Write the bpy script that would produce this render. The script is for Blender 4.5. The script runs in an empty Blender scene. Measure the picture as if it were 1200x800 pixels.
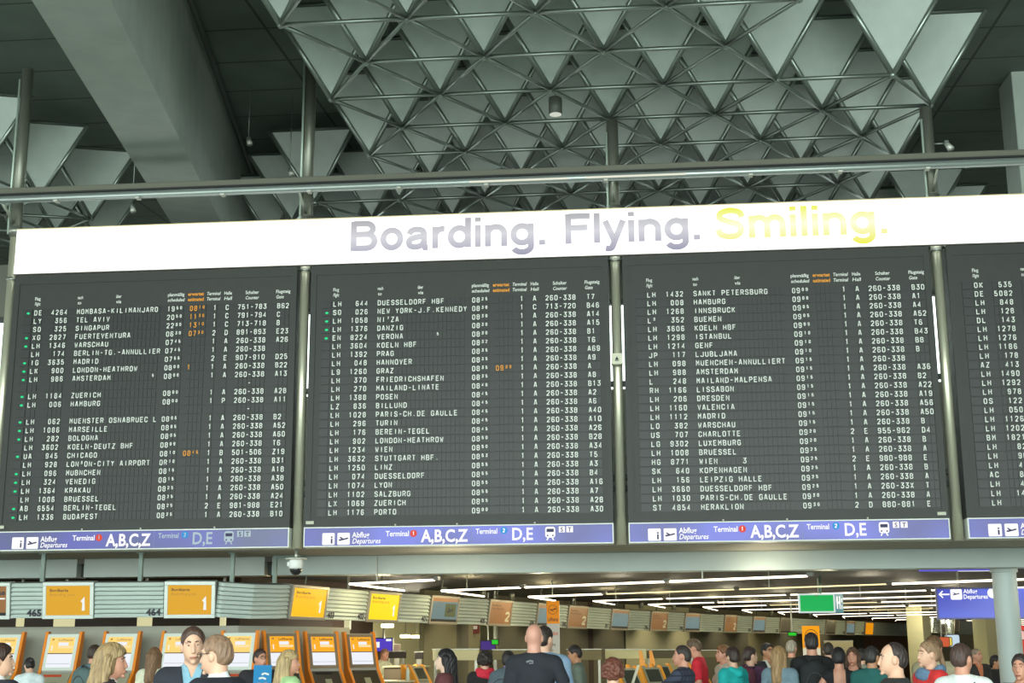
import bpy, bmesh, math, random
import numpy as np
from mathutils import Vector, Matrix, Euler

scene = bpy.context.scene
COL = scene.collection
PI = math.pi

# ------------------------------------------------------------------ camera
F_PX = 1599.805
CAM = np.array([0.0, 0.0, 1.6])
CR = np.array([0.99539015, 0.09574983, -0.00551572])
CU = np.array([0.02648682, -0.21916573, 0.97532806])
CW = np.array([-0.09217864, 0.97097804, 0.22069152])
cam_data = bpy.data.cameras.new('camera')
cam = bpy.data.objects.new('camera', cam_data)
COL.objects.link(cam)
M4 = Matrix(((CR[0], CU[0], -CW[0], 0), (CR[1], CU[1], -CW[1], 0), (CR[2], CU[2], -CW[2], 1.6), (0, 0, 0, 1)))
cam.matrix_world = M4
cam_data.sensor_width = 36.0
cam_data.lens = 36.0 * F_PX / 1200.0
cam_data.clip_start = 0.1
cam_data.clip_end = 400
scene.camera = cam

# ------------------------------------------------------------------ exposure, world
scene.view_settings.view_transform = 'Standard'
scene.view_settings.look = 'None'
scene.view_settings.exposure = 0.0
scene.view_settings.gamma = 1.0
scene.view_settings.use_curve_mapping = False
W = bpy.data.worlds.new('sky')
scene.world = W
W.use_nodes = True
bgn = W.node_tree.nodes['Background']
bgn.inputs[0].default_value = (0.88, 1.0, 0.955, 1)
bgn.inputs[1].default_value = 3.4


# added fill light behind the photographer, standing in for daylight from the front
def area_light(name, loc, rot, sx, sy, power, col):
    d = bpy.data.lights.new(name, 'AREA')
    d.shape = 'RECTANGLE'
    d.size = sx
    d.size_y = sy
    d.energy = power
    d.color = col
    o = bpy.data.objects.new(name, d)
    o.location = loc
    o.rotation_euler = rot
    COL.objects.link(o)
    return o


area_light('front_fill', (0, -14, 6), (math.radians(90), 0, 0), 34, 9, 5600, (0.86, 1.0, 0.95))


# ------------------------------------------------------------------ helpers
def at(px, py, Y):
    d = CW + (px - 600) / F_PX * CR + (400 - py) / F_PX * CU
    return CAM + d * (Y / d[1])


def lin(c):
    if isinstance(c, str):
        c = tuple(int(c[i:i + 2], 16) for i in (0, 2, 4))
    out = []
    for v in c[:3]:
        v = v / 255.0
        out.append(v / 12.92 if v <= 0.04045 else ((v + 0.055) / 1.055) ** 2.4)
    return tuple(out) + (1.0,)


MATS = {}


def mat(name, col, rough=0.6, metal=0.0, emit=None, estr=0.0, noise=0.0, nscale=20.0, bump=0.0, spec=0.5, stretch=None):
    if name in MATS:
        return MATS[name]
    m = bpy.data.materials.new(name)
    m.use_nodes = True
    nt = m.node_tree
    b = nt.nodes['Principled BSDF']
    c = lin(col)
    b.inputs['Base Color'].default_value = c
    b.inputs['Roughness'].default_value = rough
    b.inputs['Metallic'].default_value = metal
    b.inputs['Specular IOR Level'].default_value = spec
    if emit is not None:
        b.inputs['Emission Color'].default_value = lin(emit)
        b.inputs['Emission Strength'].default_value = estr
    if noise > 0 or bump > 0:
        tc = nt.nodes.new('ShaderNodeTexCoord')
        mp = nt.nodes.new('ShaderNodeMapping')
        if stretch:
            mp.inputs['Scale'].default_value = stretch
        n = nt.nodes.new('ShaderNodeTexNoise')
        n.inputs['Scale'].default_value = nscale
        n.inputs['Detail'].default_value = 5
        nt.links.new(tc.outputs['Object'], mp.inputs['Vector'])
        nt.links.new(mp.outputs['Vector'], n.inputs['Vector'])
        if noise > 0:
            r = nt.nodes.new('ShaderNodeValToRGB')
            lo = tuple(max(0, v * (1 - noise)) for v in c[:3]) + (1,)
            hi = tuple(min(1, v * (1 + noise)) for v in c[:3]) + (1,)
            r.color_ramp.elements[0].color = lo
            r.color_ramp.elements[1].color = hi
            r.color_ramp.elements[0].position = 0.3
            r.color_ramp.elements[1].position = 0.7
            nt.links.new(n.outputs['Fac'], r.inputs['Fac'])
            nt.links.new(r.outputs['Color'], b.inputs['Base Color'])
        if bump > 0:
            bp = nt.nodes.new('ShaderNodeBump')
            bp.inputs['Strength'].default_value = bump
            bp.inputs['Distance'].default_value = 0.02
            nt.links.new(n.outputs['Fac'], bp.inputs['Height'])
            nt.links.new(bp.outputs['Normal'], b.inputs['Normal'])
    MATS[name] = m
    return m


def glow(name, col, s=1.0):
    """a lit surface: black base, emission only"""
    return mat(name, (8, 8, 8), rough=0.5, emit=col, estr=s, spec=0.2)


def joints(name, col, jcol, sx, sy, width=0.02, rough=0.7, noise=0.15, axes='XY'):
    """a surface with dark panel joints every sx, sy metres"""
    m = mat(name, col, rough, noise=noise, nscale=1.5)
    nt = m.node_tree
    b = nt.nodes['Principled BSDF']
    src = b.inputs['Base Color'].links[0].from_socket
    tc = nt.nodes.new('ShaderNodeTexCoord')
    sep = nt.nodes.new('ShaderNodeSeparateXYZ')
    nt.links.new(tc.outputs['Object'], sep.inputs[0])
    prev = None
    for ax, s in zip(axes, (sx, sy)):
        if not s:
            continue
        dv = nt.nodes.new('ShaderNodeMath')
        dv.operation = 'DIVIDE'
        dv.inputs[1].default_value = s
        nt.links.new(sep.outputs[ax], dv.inputs[0])
        fr = nt.nodes.new('ShaderNodeMath')
        fr.operation = 'FRACT'
        nt.links.new(dv.outputs[0], fr.inputs[0])
        lt = nt.nodes.new('ShaderNodeMath')
        lt.operation = 'LESS_THAN'
        lt.inputs[1].default_value = width / s
        nt.links.new(fr.outputs[0], lt.inputs[0])
        if prev is None:
            prev = lt.outputs[0]
        else:
            mx = nt.nodes.new('ShaderNodeMath')
            mx.operation = 'MAXIMUM'
            nt.links.new(prev, mx.inputs[0])
            nt.links.new(lt.outputs[0], mx.inputs[1])
            prev = mx.outputs[0]
    mix = nt.nodes.new('ShaderNodeMix')
    mix.data_type = 'RGBA'
    nt.links.new(prev, mix.inputs[0])
    nt.links.new(src, mix.inputs[6])
    mix.inputs[7].default_value = lin(jcol)
    nt.links.new(mix.outputs[2], b.inputs['Base Color'])
    return m


def tag(o, label=None, cat=None, group=None, kind=None):
    if label:
        o['label'] = label
    if cat:
        o['category'] = cat
    if group:
        o['group'] = group
    if kind:
        o['kind'] = kind
    return o


def empty(name, loc=(0, 0, 0), rot=(0, 0, 0), scale=1.0):
    o = bpy.data.objects.new(name, None)
    o.empty_display_size = 0.1
    o.location = loc
    o.rotation_euler = rot
    o.scale = (scale,) * 3
    COL.objects.link(o)
    return o


def thing(name, label, cat, loc=(0, 0, 0), rot=(0, 0, 0), group=None, scale=1.0):
    return tag(empty(name, loc, rot, scale), label, cat, group)


def link_mesh(name, me, m, parent=None, smooth=False):
    o = bpy.data.objects.new(name, me)
    if m:
        me.materials.append(m)
    if smooth:
        me.polygons.foreach_set('use_smooth', np.ones(len(me.polygons), dtype=bool))
    COL.objects.link(o)
    if parent:
        o.parent = parent
    return o


class MB:
    def __init__(self):
        self.v = []
        self.f = []

    def add(self, vs, fs):
        n = len(self.v)
        self.v += [tuple(map(float, p)) for p in vs]
        self.f += [tuple(i + n for i in q) for q in fs]
        return self

    def box(self, x0, x1, y0, y1, z0, z1, R=None, c=None):
        vs = [(x, y, z) for z in (z0, z1) for y in (y0, y1) for x in (x0, x1)]
        if R is not None:
            vs = [tuple(R @ Vector(p) + (Vector(c) if c is not None else Vector((0, 0, 0)))) for p in vs]
        fs = [(0, 2, 3, 1), (4, 5, 7, 6), (0, 1, 5, 4), (2, 6, 7, 3), (0, 4, 6, 2), (1, 3, 7, 5)]
        return self.add(vs, fs)

    def tube(self, a, b, r, n=8, r2=None):
        a = Vector(a)
        b = Vector(b)
        d = (b - a).normalized()
        u = d.orthogonal().normalized()
        w = d.cross(u)
        r2 = r if r2 is None else r2
        vs = []
        for p, rr in ((a, r), (b, r2)):
            for i in range(n):
                t = 2 * PI * i / n
                vs.append(p + (u * math.cos(t) + w * math.sin(t)) * rr)
        fs = [(i, (i + 1) % n, n + (i + 1) % n, n + i) for i in range(n)]
        fs += [tuple(range(n - 1, -1, -1)), tuple(range(n, 2 * n))]
        return self.add(vs, fs)

    def path(self, pts, r, n=8):
        for a, b in zip(pts[:-1], pts[1:]):
            self.tube(a, b, r, n)
        for p in pts[1:-1]:
            self.ball(p, r, 6, n)
        return self

    def ball(self, c, r, nr=8, n=12):
        c = Vector(c)
        rr = r if hasattr(r, '__len__') else (r, r, r)
        vs = [c + Vector((0, 0, rr[2]))]
        for i in range(1, nr):
            t = PI * i / nr
            for j in range(n):
                p = 2 * PI * j / n
                vs.append(c + Vector((rr[0] * math.sin(t) * math.cos(p), rr[1] * math.sin(t) * math.sin(p), rr[2] * math.cos(t))))
        vs.append(c - Vector((0, 0, rr[2])))
        fs = [(0, 1 + j, 1 + (j + 1) % n) for j in range(n)]
        for i in range(nr - 2):
            for j in range(n):
                a = 1 + i * n + j
                b = 1 + i * n + (j + 1) % n
                fs.append((a, a + n, b + n, b))
        k = 1 + (nr - 2) * n
        fs += [(k + j, len(vs) - 1, k + (j + 1) % n) for j in range(n)]
        return self.add(vs, fs)

    def lathe(self, prof, n=24, c=(0, 0, 0)):
        vs = []
        for r, z in prof:
            for j in range(n):
                p = 2 * PI * j / n
                vs.append((c[0] + r * math.cos(p), c[1] + r * math.sin(p), c[2] + z))
        fs = []
        for i in range(len(prof) - 1):
            for j in range(n):
                a = i * n + j
                b = i * n + (j + 1) % n
                fs.append((a, b, b + n, a + n))
        fs.append(tuple(range(n - 1, -1, -1)))
        fs.append(tuple(range((len(prof) - 1) * n, len(prof) * n)))
        return self.add(vs, fs)

    def prism(self, poly, y0, y1):
        """poly of (x, z); extruded along y (poly counter-clockwise seen from -y)"""
        n = len(poly)
        vs = [(x, y0, z) for x, z in poly] + [(x, y1, z) for x, z in poly]
        fs = [tuple(range(n)), tuple(range(2 * n - 1, n - 1, -1))]
        fs += [(i, i + n, (i + 1) % n + n, (i + 1) % n) for i in range(n)]
        return self.add(vs, fs)

    def prismx(self, poly, x0, x1):
        """poly of (y, z); extruded along x"""
        n = len(poly)
        vs = [(x0, y, z) for y, z in poly] + [(x1, y, z) for y, z in poly]
        fs = [tuple(range(n)), tuple(range(2 * n - 1, n - 1, -1))]
        fs += [(i, i + n, (i + 1) % n + n, (i + 1) % n) for i in range(n)]
        return self.add(vs, fs)

    def disc(self, x, z, r, y, n=24, sx=1.0):
        vs = [(x + r * sx * math.cos(2 * PI * i / n), y, z + r * math.sin(2 * PI * i / n)) for i in range(n)]
        return self.add(vs, [tuple(range(n))])

    def rrect(self, x0, x1, z0, z1, r, y0, y1, n=4):
        poly = []
        for cx, cz, s in ((x1 - r, z0 + r, -PI / 2), (x1 - r, z1 - r, 0), (x0 + r, z1 - r, PI / 2), (x0 + r, z0 + r, PI)):
            for i in range(n + 1):
                t = s + PI / 2 * i / n
                poly.append((cx + r * math.cos(t), cz + r * math.sin(t)))
        return self.prism(poly, y0, y1)

    def stroke(self, pts, w, y0, y1):
        """a flat bent bar in the xz plane"""
        for (xa, za), (xb, zb) in zip(pts[:-1], pts[1:]):
            dx, dz = xb - xa, zb - za
            L = math.hypot(dx, dz) or 1
            nx, nz = -dz / L * w / 2, dx / L * w / 2
            self.prism([(xa - nx, za - nz), (xb - nx, zb - nz), (xb + nx, zb + nz), (xa + nx, za + nz)], y0, y1)
        return self

    def ring(self, x, z, r, w, y0, y1, n=32):
        for i in range(n):
            a, b = 2 * PI * i / n, 2 * PI * (i + 1) / n
            ri, ro = r - w / 2, r + w / 2
            self.prism([(x + ri * math.cos(a), z + ri * math.sin(a)), (x + ro * math.cos(a), z + ro * math.sin(a)),
                        (x + ro * math.cos(b), z + ro * math.sin(b)), (x + ri * math.cos(b), z + ri * math.sin(b))], y0, y1)
        return self

    def build(self, name, m, parent=None, smooth=False, bevel=0.0):
        me = bpy.data.meshes.new(name)
        me.from_pydata(self.v, [], self.f)
        me.update()
        o = link_mesh(name, me, m, parent, smooth)
        if bevel:
            b = o.modifiers.new('bevel', 'BEVEL')
            b.width = bevel
            b.segments = 2
            b.limit_method = 'ANGLE'
        return o


# ------------------------------------------------------------------ lettering
GLYPH = {}


def glyph(s, weight=0.0):
    key = (s, weight)
    if key in GLYPH:
        return GLYPH[key]
    cu = bpy.data.curves.new('t', 'FONT')
    cu.body = s
    cu.offset = weight
    cu.resolution_u = 3
    o = bpy.data.objects.new('t', cu)
    COL.objects.link(o)
    dg = bpy.context.evaluated_depsgraph_get()
    me = bpy.data.meshes.new_from_object(o.evaluated_get(dg))
    vs = [(v.co.x, v.co.y) for v in me.vertices]
    fs = [tuple(p.vertices) for p in me.polygons]
    bpy.data.objects.remove(o)
    bpy.data.curves.remove(cu)
    bpy.data.meshes.remove(me)
    GLYPH[key] = (vs, fs)
    return vs, fs


_h = glyph('H')[0]
CAPH = max(p[1] for p in _h) - min(p[1] for p in _h)


def text(mb, s, x, z, cap, width=None, y=0.0, weight=0.0, align='l', shear=0.0, sx=1.0):
    """flat lettering facing -y; z is the baseline; width squeezes the string to that width"""
    vs, fs = glyph(s, weight)
    if not vs:
        return mb
    k = cap / CAPH
    x0 = min(p[0] for p in vs)
    x1 = max(p[0] for p in vs)
    kx = k * sx if width is None else width / (x1 - x0)
    w = (x1 - x0) * kx
    ox = {'l': 0, 'c': -w / 2, 'r': -w}[align]
    mb.add([(x + ox + (px - x0) * kx + shear * pz * k, y, z + pz * k) for px, pz in vs], fs)
    return mb

# stroke lettering: condensed flap capitals and a grotesque for the slogan
def arc(cx, cy, rx, ry, a0, a1, n=10):
    return [(cx + rx * math.cos(math.radians(a0 + (a1 - a0) * i / n)), cy + ry * math.sin(math.radians(a0 + (a1 - a0) * i / n))) for i in range(n + 1)]


def spline(p, n=6):
    out = []
    q = [p[0]] + list(p) + [p[-1]]
    for i in range(1, len(q) - 2):
        for j in range(n):
            t = j / n
            a, b, c, d = q[i - 1], q[i], q[i + 1], q[i + 2]
            out.append(tuple(0.5 * (2 * b[k] + (c[k] - a[k]) * t + (2 * a[k] - 5 * b[k] + 4 * c[k] - d[k]) * t * t + (3 * b[k] - a[k] - 3 * c[k] + d[k]) * t ** 3) for k in (0, 1)))
    return out + [p[-1]]


def thick(mb, pts, w, y, fx):
    """mitred flat stroke; fx maps glyph coordinates to local x, z"""
    P = [np.array(fx(*p)) for p in pts]
    P = [p for i, p in enumerate(P) if i == 0 or np.linalg.norm(p - P[i - 1]) > 1e-6]
    closed = np.linalg.norm(P[0] - P[-1]) < 1e-5
    if closed:
        P = P[:-1]
    n = len(P)
    L, R = [], []
    for i in range(n):
        a = P[i - 1] if (i > 0 or closed) else None
        b = P[(i + 1) % n] if (i < n - 1 or closed) else None
        d1 = (P[i] - a) / np.linalg.norm(P[i] - a) if a is not None else None
        d2 = (b - P[i]) / np.linalg.norm(b - P[i]) if b is not None else None
        if d1 is None:
            d1 = d2
        if d2 is None:
            d2 = d1
        n1 = np.array((-d1[1], d1[0]))
        n2 = np.array((-d2[1], d2[0]))
        m = n1 + n2
        m = m / max(np.linalg.norm(m), 1e-6)
        k = w / 2 / max(m @ n1, .45)
        L.append(P[i] + m * k)
        R.append(P[i] - m * k)
    vs = [(p[0], y, p[1]) for p in L + R]
    mb.add(vs, [(n + i, n + (i + 1) % n, (i + 1) % n, i) for i in range(n if closed else n - 1)])


_O = [(.5, 0), (.75, 0), (1, .14), (1, .86), (.75, 1), (.25, 1), (0, .86), (0, .14), (.25, 0), (.5, 0)]
FLAP = {
    'A': [[(0, 0), (.4, 1), (.6, 1), (1, 0)], [(.16, .28), (.84, .28)]],
    'B': [[(0, 0), (0, 1), (.7, 1), (.95, .88), (.95, .64), (.7, .52), (0, .52)], [(.7, .52), (1, .4), (1, .12), (.75, 0), (0, 0)]],
    'C': [[(1, .3), (1, .14), (.75, 0), (.25, 0), (0, .14), (0, .86), (.25, 1), (.75, 1), (1, .86), (1, .7)]],
    'D': [[(0, 0), (0, 1), (.65, 1), (1, .82), (1, .18), (.65, 0), (0, 0)]],
    'E': [[(1, 0), (0, 0), (0, 1), (1, 1)], [(0, .52), (.85, .52)]],
    'F': [[(0, 0), (0, 1), (1, 1)], [(0, .52), (.85, .52)]],
    'G': [[(.6, .48), (1, .48), (1, .14), (.75, 0), (.25, 0), (0, .14), (0, .86), (.25, 1), (.75, 1), (1, .86), (1, .74)]],
    'H': [[(0, 0), (0, 1)], [(1, 0), (1, 1)], [(0, .52), (1, .52)]],
    'I': [[(.5, 0), (.5, 1)]],
    'J': [[(0, .25), (0, .14), (.25, 0), (.75, 0), (1, .14), (1, 1)]],
    'K': [[(0, 0), (0, 1)], [(1, 1), (.05, .42)], [(.3, .58), (1, 0)]],
    'L': [[(0, 1), (0, 0), (1, 0)]],
    'M': [[(0, 0), (0, 1), (.5, .45), (1, 1), (1, 0)]],
    'N': [[(0, 0), (0, 1), (1, 0), (1, 1)]],
    'O': [_O],
    'P': [[(0, 0), (0, 1), (.75, 1), (1, .86), (1, .6), (.75, .46), (0, .46)]],
    'Q': [_O, [(.6, .25), (1, -.05)]],
    'R': [[(0, 0), (0, 1), (.75, 1), (1, .86), (1, .62), (.75, .48), (0, .48)], [(.55, .48), (1, 0)]],
    'S': [[(0, .26), (0, .14), (.25, 0), (.75, 0), (1, .14), (1, .38), (.75, .5), (.25, .54), (0, .66), (0, .86), (.25, 1), (.75, 1), (1, .86), (1, .76)]],
    'T': [[(0, 1), (1, 1)], [(.5, 0), (.5, 1)]],
    'U': [[(0, 1), (0, .14), (.25, 0), (.75, 0), (1, .14), (1, 1)]],
    'V': [[(0, 1), (.5, 0), (1, 1)]],
    'W': [[(0, 1), (.2, 0), (.5, .6), (.8, 0), (1, 1)]],
    'X': [[(0, 0), (1, 1)], [(0, 1), (1, 0)]],
    'Y': [[(0, 1), (.5, .48), (1, 1)], [(.5, .48), (.5, 0)]],
    'Z': [[(0, 1), (1, 1), (0, 0), (1, 0)]],
    '0': [_O],
    '1': [[(.15, .8), (.5, 1), (.5, 0)]],
    '2': [[(0, .76), (0, .86), (.25, 1), (.75, 1), (1, .86), (1, .62), (0, .06), (0, 0), (1, 0)]],
    '3': [[(0, 1), (1, 1), (.45, .58), (.75, .58), (1, .44), (1, .14), (.75, 0), (.25, 0), (0, .14), (0, .24)]],
    '4': [[(.75, 0), (.75, 1), (0, .28), (1, .28)]],
    '5': [[(.95, 1), (.08, 1), (.02, .54), (.7, .6), (1, .46), (1, .14), (.75, 0), (.25, 0), (0, .14), (0, .24)]],
    '6': [[(1, .8), (1, .86), (.75, 1), (.25, 1), (0, .86), (0, .14), (.25, 0), (.75, 0), (1, .14), (1, .42), (.75, .55), (.25, .55), (0, .45)]],
    '7': [[(0, 1), (1, 1), (.35, 0)]],
    '8': [[(.25, .54), (0, .66), (0, .86), (.25, 1), (.75, 1), (1, .86), (1, .66), (.75, .54), (.25, .54), (0, .4), (0, .14), (.25, 0), (.75, 0), (1, .14), (1, .4), (.75, .54)]],
    '9': [[(0, .2), (0, .14), (.25, 0), (.75, 0), (1, .14), (1, .86), (.75, 1), (.25, 1), (0, .86), (0, .58), (.25, .45), (.75, .45), (1, .55)]],
    '-': [[(.1, .48), (.9, .48)]],
    '.': [[(.5, 0), (.5, .16)]],
}


def flapchar(mb, ch, cx, z, cap, gw, y, wt=.0125):
    if ch not in FLAP:
        return
    g = gw - wt
    c = cap - wt
    for st in FLAP[ch]:
        thick(mb, st, wt, y, lambda a, b: (cx - g / 2 + a * g, z + wt / 2 + b * c))


def cells(mb, s, x, z, cap, pitch, gw, y):
    """monospaced flap lettering"""
    for i, ch in enumerate(s):
        flapchar(mb, ch, x + (i + 0.5) * pitch, z, cap, gw, y)
    return mb


_h2 = .0825
XH = .73
SLOGAN = {
    'B': (.93, [[(.16, 0), (.16, 1)], [(.16, 1 - _h2), (.52, 1 - _h2)] + arc(.54, .735, .2, .1825, 90, -90) + [(.16, .5525)], [(.5, .5525)] + arc(.56, .3175, .235, .235, 90, -90) + [(.16, _h2)]]),
    'F': (.85, [[(.16, 0), (.16, 1)], [(.16, 1 - _h2), (.80, 1 - _h2)], [(.16, .53), (.72, .53)]]),
    'S': (.93, [spline([(.80, .70), (.735, .86), (.47, .935), (.21, .845), (.19, .68), (.44, .55), (.70, .455), (.77, .29), (.68, .12), (.46, .065), (.2, .14), (.13, .31)])]),
    'o': (.775, [arc(.3875, XH / 2, .258, XH / 2 + .01 - _h2, 0, 360, 28)]),
    'a': (.775, [spline([(.14, .5), (.2, .61), (.36, .66), (.54, .61), (.585, .48)]) + [(.585, .12), (.62, .04), (.7, .04)], spline([(.585, .43), (.36, .395), (.155, .31), (.155, .13), (.32, .065), (.5, .12), (.585, .25)])]),
    'r': (.48, [[(.145, 0), (.145, XH)], arc(.40, .42, .255, .235, 180, 85)]),
    'd': (.79, [[(.65, 0), (.65, 1)], arc(.39, XH / 2, .26, XH / 2 + .01 - _h2, 0, 360, 28)]),
    'i': (.31, [[(.155, 0), (.155, XH)], [(.155, .85), (.155, 1)]]),
    'l': (.31, [[(.155, 0), (.155, 1)]]),
    'n': (.775, [[(.145, 0), (.145, XH)], arc(.387, .43, .242, .2275, 180, 0, 14) + [(.629, 0)]]),
    'm': (1.16, [[(.145, 0), (.145, XH)], arc(.3625, .44, .2175, .2175, 180, 0, 14) + [(.58, 0)], arc(.7975, .44, .2175, .2175, 180, 0, 14) + [(1.015, 0)]]),
    'g': (.79, [[(.65, XH), (.65, -.02)] + arc(.39, -.03, .26, .19, 0, -160, 14), arc(.39, XH / 2 + .01, .26, XH / 2 - _h2, 0, 360, 28)]),
    'y': (.70, [[(.09, XH), (.36, .04)], [(.62, XH), (.345, 0.0)] + spline([(.345, 0), (.28, -.16), (.2, -.2), (.1, -.19)])]),
    '.': (.387, [[(.19, 0), (.19, .165)]]),
    ' ': (.387, []),
}


def slogan(mb, s, x, z, cap, width, y):
    W = sum(SLOGAN[c][0] for c in s) - .16
    k = width / W
    cx = x - .08 * k
    for ch in s:
        adv, st = SLOGAN[ch]
        for q in st:
            thick(mb, q, .195 * cap, y, lambda a, b: (cx + a * k, z + b * cap))
        cx += adv * k
    return mb


# ------------------------------------------------------------------ surface nets for the figures
class Field:
    def __init__(self, xs, ys, zs):
        self.a = [np.asarray(xs), np.asarray(ys), np.asarray(zs)]
        self.F = np.full((len(xs), len(ys), len(zs)), 5.0, dtype=np.float32)

    def _blk(self, lo, hi):
        sl = []
        for i in range(3):
            a = self.a[i]
            i0 = max(0, int(np.searchsorted(a, lo[i])) - 1)
            i1 = min(len(a), int(np.searchsorted(a, hi[i])) + 1)
            if i1 <= i0:
                return None
            sl.append(slice(i0, i1))
        return tuple(sl)

    def _pts(self, sl):
        return (self.a[0][sl[0]][:, None, None], self.a[1][sl[1]][None, :, None], self.a[2][sl[2]][None, None, :])

    def _dist(self, p, m):
        if p[0] == 'e':
            c, r = np.array(p[1]), np.array(p[2])
            R = p[3] if len(p) > 3 and p[3] is not None else None
            rm = r.max() + m
            ext = np.array([rm] * 3) if R is not None else r + m
            sl = self._blk(c - ext, c + ext)
            if sl is None:
                return None, None
            x, y, z = self._pts(sl)
            x, y, z = x - c[0], y - c[1], z - c[2]
            if R is not None:
                x, y, z = (R[0][0] * x + R[1][0] * y + R[2][0] * z, R[0][1] * x + R[1][1] * y + R[2][1] * z,
                           R[0][2] * x + R[1][2] * y + R[2][2] * z)
            k0 = np.sqrt((x / r[0]) ** 2 + (y / r[1]) ** 2 + (z / r[2]) ** 2)
            k1 = np.sqrt((x / r[0] ** 2) ** 2 + (y / r[1] ** 2) ** 2 + (z / r[2] ** 2) ** 2) + 1e-9
            return sl, k0 * (k0 - 1) / k1
        a, b, ra, rb = np.array(p[1], float), np.array(p[2], float), p[3], p[4]
        rm = max(ra, rb) + m
        sl = self._blk(np.minimum(a, b) - rm, np.maximum(a, b) + rm)
        if sl is None:
            return None, None
        x, y, z = self._pts(sl)
        d = b - a
        L2 = max((d * d).sum(), 1e-9)
        t = np.clip(((x - a[0]) * d[0] + (y - a[1]) * d[1] + (z - a[2]) * d[2]) / L2, 0, 1)
        q = np.sqrt((x - a[0] - t * d[0]) ** 2 + (y - a[1] - t * d[1]) ** 2 + (z - a[2] - t * d[2]) ** 2)
        return sl, q - (ra + (rb - ra) * t)

    def add(self, p, k=0.02, grow=0.0):
        sl, d = self._dist(p, k + 0.03 + grow)
        if sl is None:
            return self
        d = d - grow
        A = self.F[sl]
        h = np.clip(0.5 + 0.5 * (A - d) / k, 0, 1)
        self.F[sl] = A * (1 - h) + d * h - k * h * (1 - h)
        return self

    def sub(self, p, k=0.01, grow=0.0):
        sl, d = self._dist(p, k + 0.03 + grow)
        if sl is None:
            return self
        d = -(d - grow)
        A = self.F[sl]
        h = np.clip(0.5 - 0.5 * (A - d) / k, 0, 1)
        self.F[sl] = A * (1 - h) + d * h + k * h * (1 - h)
        return self

    def keep(self, g):
        """intersect with the region g < 0 (array)"""
        self.F = np.maximum(self.F, g.astype(np.float32))
        return self

    def grid(self):
        return self._pts((slice(None),) * 3)

    def mesh(self, name):
        F = self.F
        F[0], F[-1] = 5, 5
        F[:, 0], F[:, -1] = 5, 5
        F[:, :, 0], F[:, :, -1] = 5, 5
        ins = F < 0
        nx, ny, nz = F.shape
        s = np.zeros((nx - 1, ny - 1, nz - 1), np.int8)
        off = [(i, j, k) for i in (0, 1) for j in (0, 1) for k in (0, 1)]
        for i, j, k in off:
            s += ins[i:nx - 1 + i, j:ny - 1 + j, k:nz - 1 + k]
        act = np.argwhere((s > 0) & (s < 8))
        if len(act) == 0:
            return None
        C = {o: F[act[:, 0] + o[0], act[:, 1] + o[1], act[:, 2] + o[2]] for o in off}
        acc = np.zeros((len(act), 3))
        cnt = np.zeros(len(act))
        for o in off:
            for ax in range(3):
                if o[ax]:
                    continue
                o2 = list(o)
                o2[ax] = 1
                o2 = tuple(o2)
                a, b = C[o], C[o2]
                m = (a < 0) != (b < 0)
                t = np.where(m, a / np.where(m, a - b, 1), 0)
                p = np.zeros((len(act), 3))
                p[:] = o
                p[:, ax] = t
                acc += np.where(m[:, None], p, 0)
                cnt += m
        pos = act + acc / cnt[:, None]
        V = np.stack([np.interp(pos[:, i], np.arange(len(self.a[i])), self.a[i]) for i in range(3)], 1)
        idx = np.full((nx - 1, ny - 1, nz - 1), -1, np.int32)
        idx[act[:, 0], act[:, 1], act[:, 2]] = np.arange(len(act))
        Q = []
        for ax in range(3):
            lo = [slice(None)] * 3
            hi = [slice(None)] * 3
            lo[ax] = slice(0, -1)
            hi[ax] = slice(1, None)
            cr = ins[tuple(lo)] != ins[tuple(hi)]
            e = np.argwhere(cr)
            u, v = (ax + 1) % 3, (ax + 2) % 3
            e = e[(e[:, u] > 0) & (e[:, v] > 0)]
            e = e[(e[:, u] < F.shape[u] - 1) & (e[:, v] < F.shape[v] - 1)]
            if not len(e):
                continue
            q = []
            for du, dv in ((-1, -1), (0, -1), (0, 0), (-1, 0)):
                f = e.copy()
                f[:, u] += du
                f[:, v] += dv
                q.append(idx[f[:, 0], f[:, 1], f[:, 2]])
            q = np.stack(q, 1)
            fl = ~ins[e[:, 0], e[:, 1], e[:, 2]]
            q[fl] = q[fl][:, ::-1]
            Q.append(q)
        Q = np.concatenate(Q)
        Q = Q[(Q >= 0).all(1)]
        me = bpy.data.meshes.new(name)
        me.vertices.add(len(V))
        me.vertices.foreach_set('co', V.astype(np.float32).ravel())
        me.loops.add(len(Q) * 4)
        me.loops.foreach_set('vertex_index', Q.astype(np.int32).ravel())
        me.polygons.add(len(Q))
        me.polygons.foreach_set('loop_start', np.arange(0, len(Q) * 4, 4, dtype=np.int32))
        me.update(calc_edges=True)
        return me

    def build(self, name, m, parent):
        me = self.mesh(name)
        if me is None:
            return None
        return link_mesh(name, me, m, parent, True)

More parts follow.
